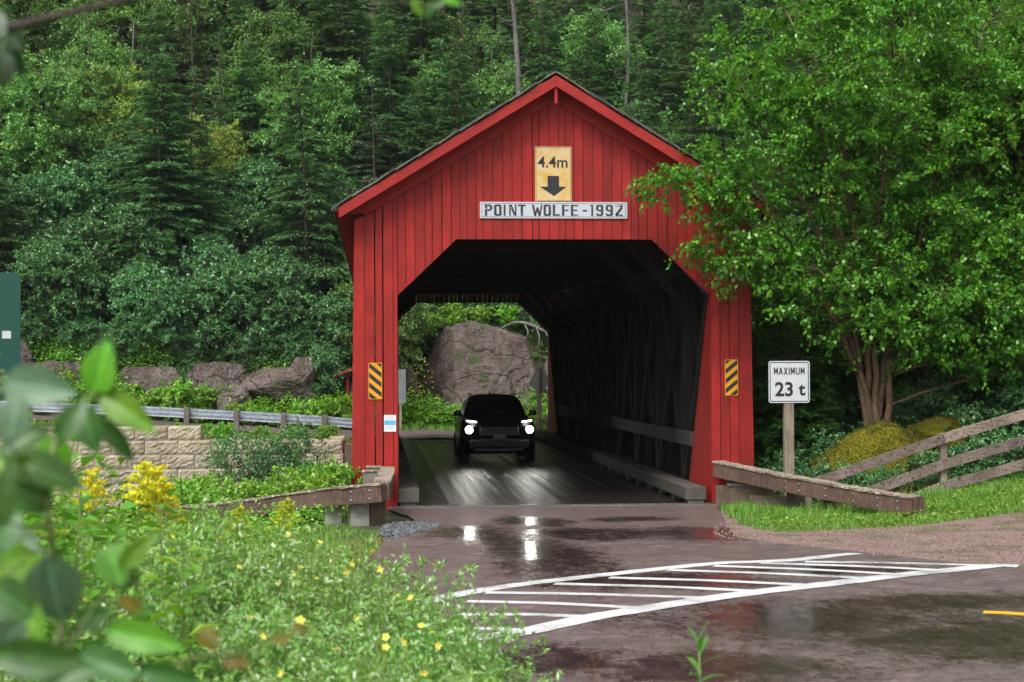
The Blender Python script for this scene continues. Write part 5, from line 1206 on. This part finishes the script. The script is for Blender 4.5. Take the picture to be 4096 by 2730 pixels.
leaf_scatter('roadside_weeds', [(-24,36.5), (-3.0,36.5), (-2.4,38.2), (4.5,38.2), (4.6,38.9), (-3,39.2), (-24,38.2)], 38000, 1.15, .14, .075, M['weed'], 7, 'dense bright weeds along the foot of the rocks')
leaf_scatter('hill_undergrowth', [(-26,38), (36,39.5), (40,66), (-28,66)], 52000, .7, .26, .15, M['fern'], 8, 'leafy undergrowth covering the hillside under the trees')
leaf_scatter('gorge_bank_plants', [(-22,24.4), (-4.3,24.4), (-4.3,22.6), (-22,22.6)], 5000, .6, .14, .09, M['weed'], 9, 'plants at the foot of the block wall')
leaf_scatter('bank_cover', [(3.6,-.6), (4.4,-1.2), (6.0,-1.9), (9.8,-2.4), (13,-1), (13,6), (3.8,4)], 26000, .34, .07, .05, M['alder'], 10, 'low leafy ground cover on the shaded bank under the birches')
leaf_scatter('fallen_leaves', [(4.3,-1.25), (5.3,-1.9), (6.2,-2.0), (6.0,-1.3), (4.6,-.8)], 900, .18, .07, .05, M['brown_leaf'], 12, 'dead brown leaves caught behind the lowest fence rails', 'leaves')
leaf_scatter('verge_weeds', [(2.85,-.6), (2.5,-3.6), (2.4,-6.4), (4.6,-5.9), (8,-5.0), (10,-2.9), (5,-1.2), (3.6,-.9)], 9500, .10, .055, .035, M['weed'], 13, 'small leafy weeds in the verge grass')
leaf_scatter('slope_weeds', [(-12,-9), (-4.2,-9), (-3.6,-4.6), (-5,-2.9), (-3.9,.6), (-12,2)], 14000, .38, .075, .045, M['weed'], 14, 'leafy weeds on the slope behind the guard posts')
# small dark stones by the guard post
r = np.random.default_rng(31); vs = []; fs = []
x, y = scatter([(-3.03,-7.6), (-2.98,-5.2), (-2.8,-4.2), (-2.2,-3.8), (-2.1,-4.6), (-2.2,-5.6), (-2.6,-7.2), (-2.85,-8.3)], 3000, r)
oc = np.array([(1,0,0), (0,1,0), (-1,0,0), (0,-1,0), (0,0,1), (0,0,-1)], float); of = np.array([(0,1,4), (1,2,4), (2,3,4), (3,0,4), (1,0,5), (2,1,5), (3,2,5), (0,3,5)])
k = r.random(len(x)) < np.clip(1.1-np.hypot((x+2.62)/.62, (y+5.7)/2.6)+r.normal(0, .18, len(x)), 0, .55); x, y = x[k], y[k]
V = np.stack([x, y, gz(x, y)+.018], 1)[:, None, :]+oc[None]*r.uniform(.006, .026, (len(x), 6, 1)); F = (np.arange(len(x))[:, None, None]*6+of[None]).reshape(-1, 3)
M['stone'] = leafmat('dark_stones', [(.03,.04,.045), (.09,.10,.105), (.20,.21,.21)], .45, 0., .1)
o = mobj('gravel_stones', fast_mesh('gravel_stones', V.reshape(-1, 3), F, M['stone'])); tag(o, 'patch of dark grey gravel beside the left guard post'.replace('left ', 'pale '), 'gravel', kind='stuff')
r = np.random.default_rng(35); x, y = scatter([(2.3,-3.8), (2.0,-6), (2.1,-7.6), (3.6,-7.2), (6,-6.2), (9,-6), (9,-14), (5,-14.4), (3.7,-14.2), (2.3,-12.2), (1.75,-10.6), (1.3,-9.4), (1.2,-8.2), (1.6,-6)], 2600, r)
V = np.stack([x, y, gz(x, y)+.012], 1)[:, None, :]+oc[None]*r.uniform(.004, .018, (len(x), 6, 1)); F = (np.arange(len(x))[:, None, None]*6+of[None]).reshape(-1, 3)
M['pink_stone'] = leafmat('pink_stones', [(.12,.075,.065), (.28,.19,.165), (.44,.35,.31)], .6, 0., .1)
o = mobj('loose_stones', fast_mesh('loose_stones', V.reshape(-1, 3), F, M['pink_stone'])); tag(o, 'loose pinkish stones strewn over the gravel shoulder', 'gravel', kind='stuff')
# yellow flowers in the far weeds
def flower_mesh(name, rad, mat, n=5, cup=.25):
    vs = [(0, 0, 0)]; fs = []
    for k in range(n):
        a = 2*math.pi*k/n; w = .52*math.pi/n*1.6
        i = len(vs)
        vs += [(math.cos(a-w)*rad*.7, math.sin(a-w)*rad*.7, rad*cup*.6), (math.cos(a)*rad, math.sin(a)*rad, rad*cup), (math.cos(a+w)*rad*.7, math.sin(a+w)*rad*.7, rad*cup*.6)]
        fs.append((0, i, i+1, i+2))
    return MB().add(vs, fs).mesh(name, mat)
r = np.random.default_rng(33)
def flower_cloud(name, pts, label, rad=.035):
    P = np.array(pts); n = len(P); D = r.normal(0, 1, (n, 3)); D[:, 1] -= 1.; V, F = leaves_vf(P, r.normal(0, 1, (n, 3)), D, rad*2, rad*1.6); o = mobj(name, fast_mesh(name, V, F, M['gold'])); tag(o, label, 'flowers', kind='stuff')
pts = []
for cx, cy, n, sp in ((-12.6,36.4,60,1.0), (-11,36.4,40,.7), (-15.4,36.9,40,.7), (-8.6,36.5,14,.6), (-6.6,36.4,14,.6), (-1.35,39.0,110,.45), (-1.7,38.7,40,.4), (4.2,39.6,40,.4)):
    for _ in range(n):
        xx, yy = cx+r.normal(0, sp), cy+r.normal(0, .25); pts.append((xx, yy-.3, float(gz(xx, yy))+(r.uniform(.5, 1.15) if cx < -3 else r.uniform(.5, 2.6))))
flower_cloud('wild_flowers', pts, 'small yellow wild flowers dotted through the far weeds')

# ------------------------------------------------------------------ foreground: cinquefoil, goldenrod, weeds, broad leaves
def cinq_proto(seed):
    r = np.random.default_rng(seed); mb = MB(); PP, DD, UU = [], [], []; tips = []
    for k in range(110):
        a = r.uniform(0, 6.28); sp = r.uniform(.05, .50); h = r.uniform(.55, 1.0)*(1-.55*sp); e = np.array([math.cos(a)*sp, math.sin(a)*sp, h]); b = np.array([math.cos(a)*.06, math.sin(a)*.06, -.05])
        m = (b+e)/2+np.array([math.cos(a), math.sin(a), 0])*.05; P = bez(b, m, e, 5); mb.tube(P, [.004, .0035, .003, .002, .0012], 3, False); tips.append(e)
        for j in range(14):                                 # side sprays carrying five-fingered leaves
            t = r.uniform(.35, 1.02); p = (1-t)**2*b+2*t*(1-t)*m+t*t*e; d = r.normal(0, 1, 3); d[2] = abs(d[2])*.5; d /= np.linalg.norm(d); q = p+d*r.uniform(.02, .09)
            mb.tube([p, q], [.0012, .0008], 3, False)
            for c in range(2):
                o = q+r.normal(0, .012, 3); ax = d+r.normal(0, .5, 3)
                for f in range(5):
                    PP.append(o); DD.append(ax*.8+r.normal(0, .75, 3)); UU.append(np.array([0, 0, 1.])+r.normal(0, .5, 3))
    P, D, U = np.array(PP), np.array(DD), np.array(UU); n = len(P)
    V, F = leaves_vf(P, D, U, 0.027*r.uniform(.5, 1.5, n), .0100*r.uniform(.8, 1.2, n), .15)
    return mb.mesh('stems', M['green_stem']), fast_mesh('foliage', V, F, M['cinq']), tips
CQ = [cinq_proto(300+i) for i in range(3)]; fl = flower_mesh('flower', .0165, M['petal'])
spots = []
rq = random.Random(9)
for d, x0, x1, hz in ((5.4,-4.25,-2.75,1.42), (6.1,-4.3,-2.55,1.43), (6.8,-4.35,-2.52,1.45), (7.5,-4.4,-2.6,1.46), (8.3,-4.5,-2.75,1.42), (9.1,-4.7,-3.05,1.36), (9.9,-4.7,-3.15,1.24), (10.7,-4.9,-3.3,1.12), (11.5,-5.1,-3.5,1.0), (12.3,-5.3,-3.7,.9)):
    x = x0
    while x < x1:
        xx = x+rq.uniform(-.1, .1); f = (xx+3.05)/d; zt = hz+.24-.07*min(1, max(0, (d-7.)/2.5))-max(0., f+.01)*d*.52-max(0, f-.045)*d*.25
        zg = float(gz(xx, d-30)); s = max(.35, min(1.35, (zt-zg)/.86))*rq.uniform(.80, 1.12); spots.append((xx, d-30+rq.uniform(-.2, .2), s)); x += .36*max(s, .75)
for i, (x, y, s) in enumerate(spots):
    st_, fo, tips = CQ[i % 3]; t = thing('cinquefoil_shrub', ('silvery green cinquefoil shrub with yellow flowers, in the row fringing the wet road' if x > -3.25 else 'silvery green cinquefoil shrub with yellow flowers, up against the goldenrod and leafy weeds' if y > -22.3 else 'silvery green cinquefoil shrub with yellow flowers, low beside the big smooth leaves'), 'shrub', ground_pt(x, y), rq.uniform(0, 6.28), 'cinquefoil shrubs on the bank', s)
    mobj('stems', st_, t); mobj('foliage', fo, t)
    for e in rq.sample(tips, rq.choice([3, 4, 5, 6, 7])):
        o = mobj('flower', fl, t, tuple(np.array(e)+np.array([0, 0, .03]))); o.rotation_euler = (R(rq.uniform(20, 75)), 0, rq.uniform(-.9, .9)); k_ = rq.uniform(.8, 1.25)/s; o.scale = (k_,)*3
        # the shrub is turned about z, so turn the flower back towards the open road side
        o.rotation_euler = (R(rq.uniform(25, 70)), 0, rq.uniform(-1., 1.)-t.rotation_euler[2])

def weed_proto(seed, h, nst, ll, lw):
    r = np.random.default_rng(seed); mb = MB(); PP, DD, UU = [], [], []
    for k in range(nst):
        a = r.uniform(0, 6.28); sp = r.uniform(.02, .22); hh = h*r.uniform(.6, 1.05); b = np.array([r.normal(0, .04), r.normal(0, .04), -.05]); e = np.array([math.cos(a)*sp, math.sin(a)*sp, hh]); m = (b+e)/2+r.normal(0, .02, 3)
        mb.tube(bez(b, m, e, 6), [.005, .0045, .004, .003, .0025, .0015], 4, False)
        for t in np.linspace(.12, 1.0, 19):
            p = (1-t)**2*b+2*t*(1-t)*m+t*t*e; az = t*41+k+r.normal(0, .3); PP.append(p); DD.append([math.cos(az), math.sin(az), r.uniform(.0, .7)-.25*(1-t)]); UU.append(np.array([0, 0, 1.])+r.normal(0, .25, 3))
    P, D, U = np.array(PP), np.array(DD), np.array(UU); n = len(P); V, F = leaves_vf(P, D, U, ll*r.uniform(.6, 1.2, n), lw*r.uniform(.7, 1.2, n), .2)
    return mb.mesh('stems', M['green_stem']), fast_mesh('leaves', V, F, M['weed'])
WP = [weed_proto(320+i, 1.0, 8, .085, .036) for i in range(3)]
wspots = []
for d in (6.2, 6.9, 7.7, 8.5, 9.4, 10.3, 11.2, 12.2):
    x = -3.05-.225*d-.1
    while x < -3.05-(.098 if d < 9 else .088)*d:
        wspots.append((x+rq.uniform(-.1, .1), d-30+rq.uniform(-.25, .25), d)); x += .27
for i, (x, y, d) in enumerate(wspots):
    st_, lv = WP[i % 3]; zg = float(gz(x, y)); f = (x+3.05)/d            # the weed bank falls towards the road
    top = 2.37-(940-848+ (f+.215)*1500)/4011*d; s = max(.45, min(1.5, (top-zg)/1.0))*rq.uniform(.85, 1.08)
    t = thing('leafy_weed', 'bright green leafy weed crowding the bank below the goldenrod', 'weed', ground_pt(x, y), rq.uniform(0, 6.28), 'leafy weeds on the bank', s); mobj('stems', st_, t); mobj('leaves', lv, t)

def goldenrod(seed, h, plume, mat, fs=.017):
    r = np.random.default_rng(seed); mb = MB(); PP, DD, UU = [], [], []
    bend = r.normal(0, .05, 2); pt = lambda t: np.array([bend[0]*t*t, bend[1]*t*t, h*t]); mb.tube([pt(t) for t in np.linspace(-.05, 1, 8)], list(np.linspace(.005, .002, 8)), 5, False)
    for t in np.linspace(.1, .85, 34):
        az = t*97; PP.append(pt(t)); DD.append([math.cos(az), math.sin(az), .25]); UU.append(np.array([0, 0, 1.])+r.normal(0, .2, 3))
    n = len(PP); V, F = leaves_vf(np.array(PP), np.array(DD), np.array(UU), .10*r.uniform(.7, 1.2, n), .017*r.uniform(.8, 1.2, n), .15)
    fp, fd = [], []; sb = MB()
    for k in range(16):                                      # arching sprays of the plume
        t = 1-plume*(k/16)/h; az = k*2.4+r.normal(0, .3); L = plume*(.18+.42*(k/16)); a = pt(t); d = np.array([math.cos(az), math.sin(az), 0]); b = a+d*L*.5+np.array([0, 0, L*.45]); c = a+d*L+np.array([0, 0, L*.28]); sb.tube(bez(a, b, c, 5), [.0015, .0013, .001, .001, .0006], 3, False)
        for u in np.linspace(.12, 1, 26):
            p = (1-u)**2*a+2*u*(1-u)*b+u*u*c
            for _ in range(2): fp.append(p+r.normal(0, .004, 3)); fd.append(r.normal(0, .6, 3)+np.array([0, 0, .9]))
    fp, fd = np.array(fp), np.array(fd); Vf, Ff = leaves_vf(fp, fd, r.normal(0, 1, (len(fp), 3)), fs*r.uniform(.7, 1.3, len(fp)), fs*.65, .2)
    return mb.mesh('stem', M['green_stem']), fast_mesh('leaves', V, F, M['weed']), fast_mesh('flower_plume', Vf, Ff, mat), sb.mesh('plume_stalks', M['green_stem'])
GR = [goldenrod(340, 1.2, .20, M['gold']), goldenrod(341, 1.2, .24, M['gold']), goldenrod(342, 1.2, .20, M['goldbud']), goldenrod(343, 1.2, .085, M['goldbud'], .0065), goldenrod(344, 1.2, .05, M['goldbud'], .005)]
def place_gold(k, x, y, top, label, group=None, rz_=None):
    zg = float(gz(x, y)); t = thing('goldenrod', label, 'flower', ground_pt(x, y), rq.uniform(0, 6.28) if rz_ is None else rz_, group, (top-zg)/1.2)
    mobj('stem', GR[k][0], t); mobj('leaves', GR[k][1], t); pl_ = mobj('flower_plume', GR[k][2], t); mobj('plume_stalks', GR[k][3], pl_)
for x, y, top in ((-4.33,-22.0,1.98), (-4.14,-21.6,1.97), (-4.02,-21.4,1.88), (-4.24,-21.5,1.99)):
    place_gold(0 if x < -4.1 else 1, x, y, top, 'goldenrod with open bright yellow plumes on the bank', 'yellow goldenrod plants')
for x, y, top in ((-4.4,-22.6,1.92), (-3.75,-21.6,1.78), (-4.05,-22.9,1.62), (-3.58,-20.6,1.74)):
    place_gold(2, x, y, top, 'goldenrod with greenish plumes not yet open on the bank', 'greenish goldenrod plants')
place_gold(3, -3.90, -25.9, 2.50, 'tall blurred goldenrod with drooping yellow-green plume near the big leaves')
place_gold(4, -3.985, -25.6, 2.66, 'taller blurred goldenrod rising in front of the green road sign')

# near shrub with big smooth leaves
def broad_leaf_mesh(mat):
    vs = []; fs = []; nu, nv = 9, 5
    for i in range(nu):
        u = i/(nu-1); w = (math.sin(math.pi*u**.8)**.75)*.5 if 0 < u < 1 else .0
        for j in range(nv):
            v = (j/(nv-1)-.5)*2; vs.append(((u-.5), v*w, .16*abs(v)*w-.22*(u-.5)**2+.012*math.sin(u*17+v*3)))
    for i in range(nu-1):
        for j in range(nv-1): a = i*nv+j; fs.append((a, a+nv, a+nv+1, a+1))
    return MB().add(vs, fs).mesh('leaf', mat, True)
BL = [broad_leaf_mesh(m) for m in M['broad']]
LEAVES = [(-3.38, -27.868, 2.373, 0.071, 0.046, 75, 2), (-3.418, -28.065, 2.352, 0.09, 0.045, -8, 0), (-3.398, -27.966, 2.314, 0.06, 0.03, 60, 1), (-3.35, -27.869, 2.321, 0.089, 0.037, -35, 2), (-3.386, -27.916, 2.302, 0.066, 0.036, -70, 1), (-3.372, -27.817, 2.285, 0.08, 0.027, -50, 1), (-3.423, -28.164, 2.322, 0.054, 0.04, 80, 0), (-3.43, -27.962, 2.254, 0.095, 0.045, -20, 1), (-3.43, -28.063, 2.295, 0.066, 0.033, 30, 1), (-3.434, -27.862, 2.267, 0.058, 0.042, -60, 2), (-3.43, -28.163, 2.246, 0.072, 0.031, 80, 1), (-3.443, -27.961, 2.227, 0.06, 0.045, -40, 1), (-3.449, -28.061, 2.272, 0.052, 0.038, 10, 2), (-3.418, -27.961, 2.119, 0.082, 0.065, -80, 0), (-3.459, -27.958, 2.152, 0.05, 0.047, 10, 2), (-3.447, -28.059, 2.12, 0.062, 0.047, -30, 1), (-3.364, -27.865, 2.136, 0.055, 0.047, -70, 2), (-3.336, -27.868, 2.152, 0.063, 0.026, 45, 2), (-3.36, -27.815, 2.114, 0.043, 0.032, -20, 1), (-3.424, -28.061, 2.097, 0.057, 0.028, -60, 2), (-3.317, -27.968, 2.063, 0.095, 0.037, -12, 2), (-3.397, -28.163, 2.073, 0.103, 0.04, -8, 1), (-3.343, -28.066, 2.049, 0.081, 0.038, -15, 1), (-3.287, -27.97, 2.019, 0.07, 0.03, -15, 1), (-3.429, -28.16, 2.093, 0.054, 0.045, 50, 0), (-3.366, -28.165, 2.055, 0.058, 0.036, 20, 1), (-3.359, -27.764, 2.075, 0.033, 0.019, -30, 3), (-3.261, -27.771, 2.03, 0.033, 0.025, -60, 3), (-3.228, -27.773, 2.001, 0.038, 0.019, -10, 3), (-3.176, -27.677, 2.016, 0.032, 0.015, 5, 3), (-3.151, -27.679, 2.028, 0.026, 0.013, 0, 3), (-3.454, -28.06, 2.196, 0.057, 0.038, 60, 1), (-3.47, -27.857, 2.162, 0.042, 0.031, -20, 0), (-3.406, -27.76, 2.059, 0.049, 0.03, 20, 1)]
def add_leaf(parent, x, y, z, L, w, ang, shade, rnd):
    o = mobj('leaf', BL[shade], parent)
    a = R(ang); d = Vector((math.cos(a), rnd.uniform(-.35, .35), math.sin(a))).normalized(); n = Vector((rnd.uniform(-.35, .35), -1, rnd.uniform(.0, .7)))
    n = (n-d*n.dot(d)).normalized(); s_ = n.cross(d)
    o.matrix_basis = Matrix.Translation((x, y, z)) @ Matrix((d*L, s_*w*1.02, n*L)).transposed().to_4x4(); return d
def bush(name, label, stems, leaves, seed, rads):
    rnd = random.Random(seed); t = thing(name, label, 'shrub'); mb_pts = []
    for pts, rad in zip(stems, rads):
        f = fine([tuple(p) for p in pts], 6); MB().tube(f, list(np.linspace(rad, rad*.35, len(f))), 7).build('stem', M['green_stem'] if name != 'overhanging_sapling' else M['twig'], t, True); mb_pts += [Vector(p) for p in f]
    for x, y, z, L, w, ang, sh_ in leaves:
        d = add_leaf(t, x, y, z, L, w, ang, sh_, rnd); b = Vector((x, y, z))-d*L*.5; q = min(mb_pts, key=lambda p: (p-b).length)
        MB().tube([b+d*L*.06, b.lerp(q, .5)+Vector((0, 0, -.004)), q], [.0012, .0014, .0018], 5, False).build('petiole', M['green_stem'], t)
    return t
zg = float(gz(-3.45, -28))-.1
bush('broad_leaved_shrub', 'blurred shrub with big smooth oval leaves close in front of the weeds', [
    [(-3.50,-28.05,zg), (-3.46,-28.02,1.5), (-3.441,-28.006,1.91), (-3.417,-28.01,2.026), (-3.415,-27.911,2.1), (-3.425,-27.962,2.197), (-3.424,-27.913,2.295), (-3.399,-27.916,2.33), (-3.384,-27.867,2.345)],
    [(-3.47,-28.0,zg), (-3.43,-27.98,1.6), (-3.407,-27.958,1.898), (-3.359,-27.913,1.988), (-3.283,-27.87,2.02), (-3.217,-27.774,2.014), (-3.145,-27.68,2.029)],
    [(-3.412,-28.01,2.026), (-3.398,-27.862,2.073), (-3.369,-27.844,2.112), (-3.34,-27.867,2.146)]], LEAVES, 4, (.006, .005, .003))
TOPL = [(-3.516,-27.763,2.783,.066,.038,-70,4), (-3.505,-27.764,2.791,.049,.027,-50,4), (-3.508,-27.813,2.741,.048,.032,-85,4), (-3.502,-27.764,2.761,.044,.022,-60,4), (-2.991,-27.605,2.867,.027,.015,-60,2), (-2.976,-27.606,2.863,.024,.013,-100,1), (-2.944,-27.609,2.875,.027,.015,-10,2), (-2.967,-27.607,2.872,.03,.015,-150,1),
        (-3.53,-27.77,2.80,.06,.035,-100,4), (-3.6,-27.75,2.76,.06,.035,-80,4), (-3.512,-27.79,2.765,.05,.03,-100,4)]
bush('overhanging_sapling', 'blurred sapling branch arching across the upper corner above everything else', [
    [(-4.05,-27.7,zg), (-4.02,-27.7,1.6), (-3.95,-27.72,2.35), (-3.74,-27.745,2.74), (-3.603,-27.756,2.781), (-3.499,-27.765,2.805), (-3.439,-27.77,2.82), (-3.364,-27.726,2.85), (-3.268,-27.684,2.892)],
    [(-3.27,-27.685,2.891), (-3.18,-27.65,2.905), (-3.087,-27.598,2.89), (-3.003,-27.604,2.873), (-2.967,-27.607,2.866), (-2.94,-27.61,2.874)]], TOPL, 6, (.0085, .0028))
# young fireweed shoot at the bank's lower edge
t = thing('fireweed_shoot', 'single bright green shoot with narrow pointed leaves in a whorl against the wet road', 'plant', (-2.13, -25.04, float(gz(-2.13, -25.04))-.05))
zt = 1.58-t.location.z
MB().tube([(0, 0, 0), (.01, 0, zt*.5), (0, 0, zt)], [.006, .005, .003], 6).build('stem', M['green_stem'], t, True)
rf = random.Random(2); M['shoot'] = leafmat('shoot_leaf', [(.13,.33,.05)], .4, .35, .2)
def lance(mat):
    vs = []; fs = []
    for i in range(8):
        u = i/7; w = .065*math.sin(math.pi*min(1, u*.94+.06))**.8; zc = .34*u-.42*u*u
        vs += [(u, -w, zc+.02), (u, 0, zc), (u, w, zc+.02)]
        if i: a = 3*(i-1); fs += [(a, a+3, a+4, a+1), (a+1, a+4, a+5, a+2)]
    return MB().add(vs, fs).mesh('leaf', mat, True)
lm = lance(M['shoot'])
for i in range(16):
    o = mobj('leaf', lm, t, (0, 0, zt-.014*i)); L = .075+.0035*min(i, 10); o.scale = (L, L*1.4, L); el = max(-8, 66-7*i); o.rotation_euler = (0, -R(el), 2.4*i); o.rotation_mode = 'ZYX' if False else 'XYZ'
# a thin dry stalk on the same edge
t = thing('dry_stalk', 'thin rust-brown dry flower stalk standing before the white road lines', 'plant', (-2.43, -25.0, float(gz(-2.43, -25))-.05)); zt = 1.56-t.location.z
mb = MB(); mb.tube([(0, 0, 0), (.01, 0, zt*.6), (.0, 0, zt)], [.003, .002, .001], 4)
for i in range(26):
    a = rf.uniform(0, 6.28); z = zt-rf.uniform(0, .14); L = rf.uniform(.01, .035); mb.tube([(0, 0, z-.01), (math.cos(a)*L, math.sin(a)*L, z+L*.7)], [.0008, .0016], 3, False)
mb.build('stalk', M['brown_leaf'], t)

# ------------------------------------------------------------------ rain haze in the valley
hz_ = MB().box((10, 50, 22.5), (360, 360, 56)).build('haze', None); tag(hz_, 'thin rain haze filling the valley', 'haze', kind='stuff')
m, t, o = nodes('rain_haze'); pv = t.nodes.new('ShaderNodeVolumePrincipled'); pv.inputs['Color'].default_value = (.86, .92, 1., 1); pv.inputs['Density'].default_value = .00015
t.links.new(pv.outputs[0], o.inputs['Volume']); hz_.data.materials.append(m)
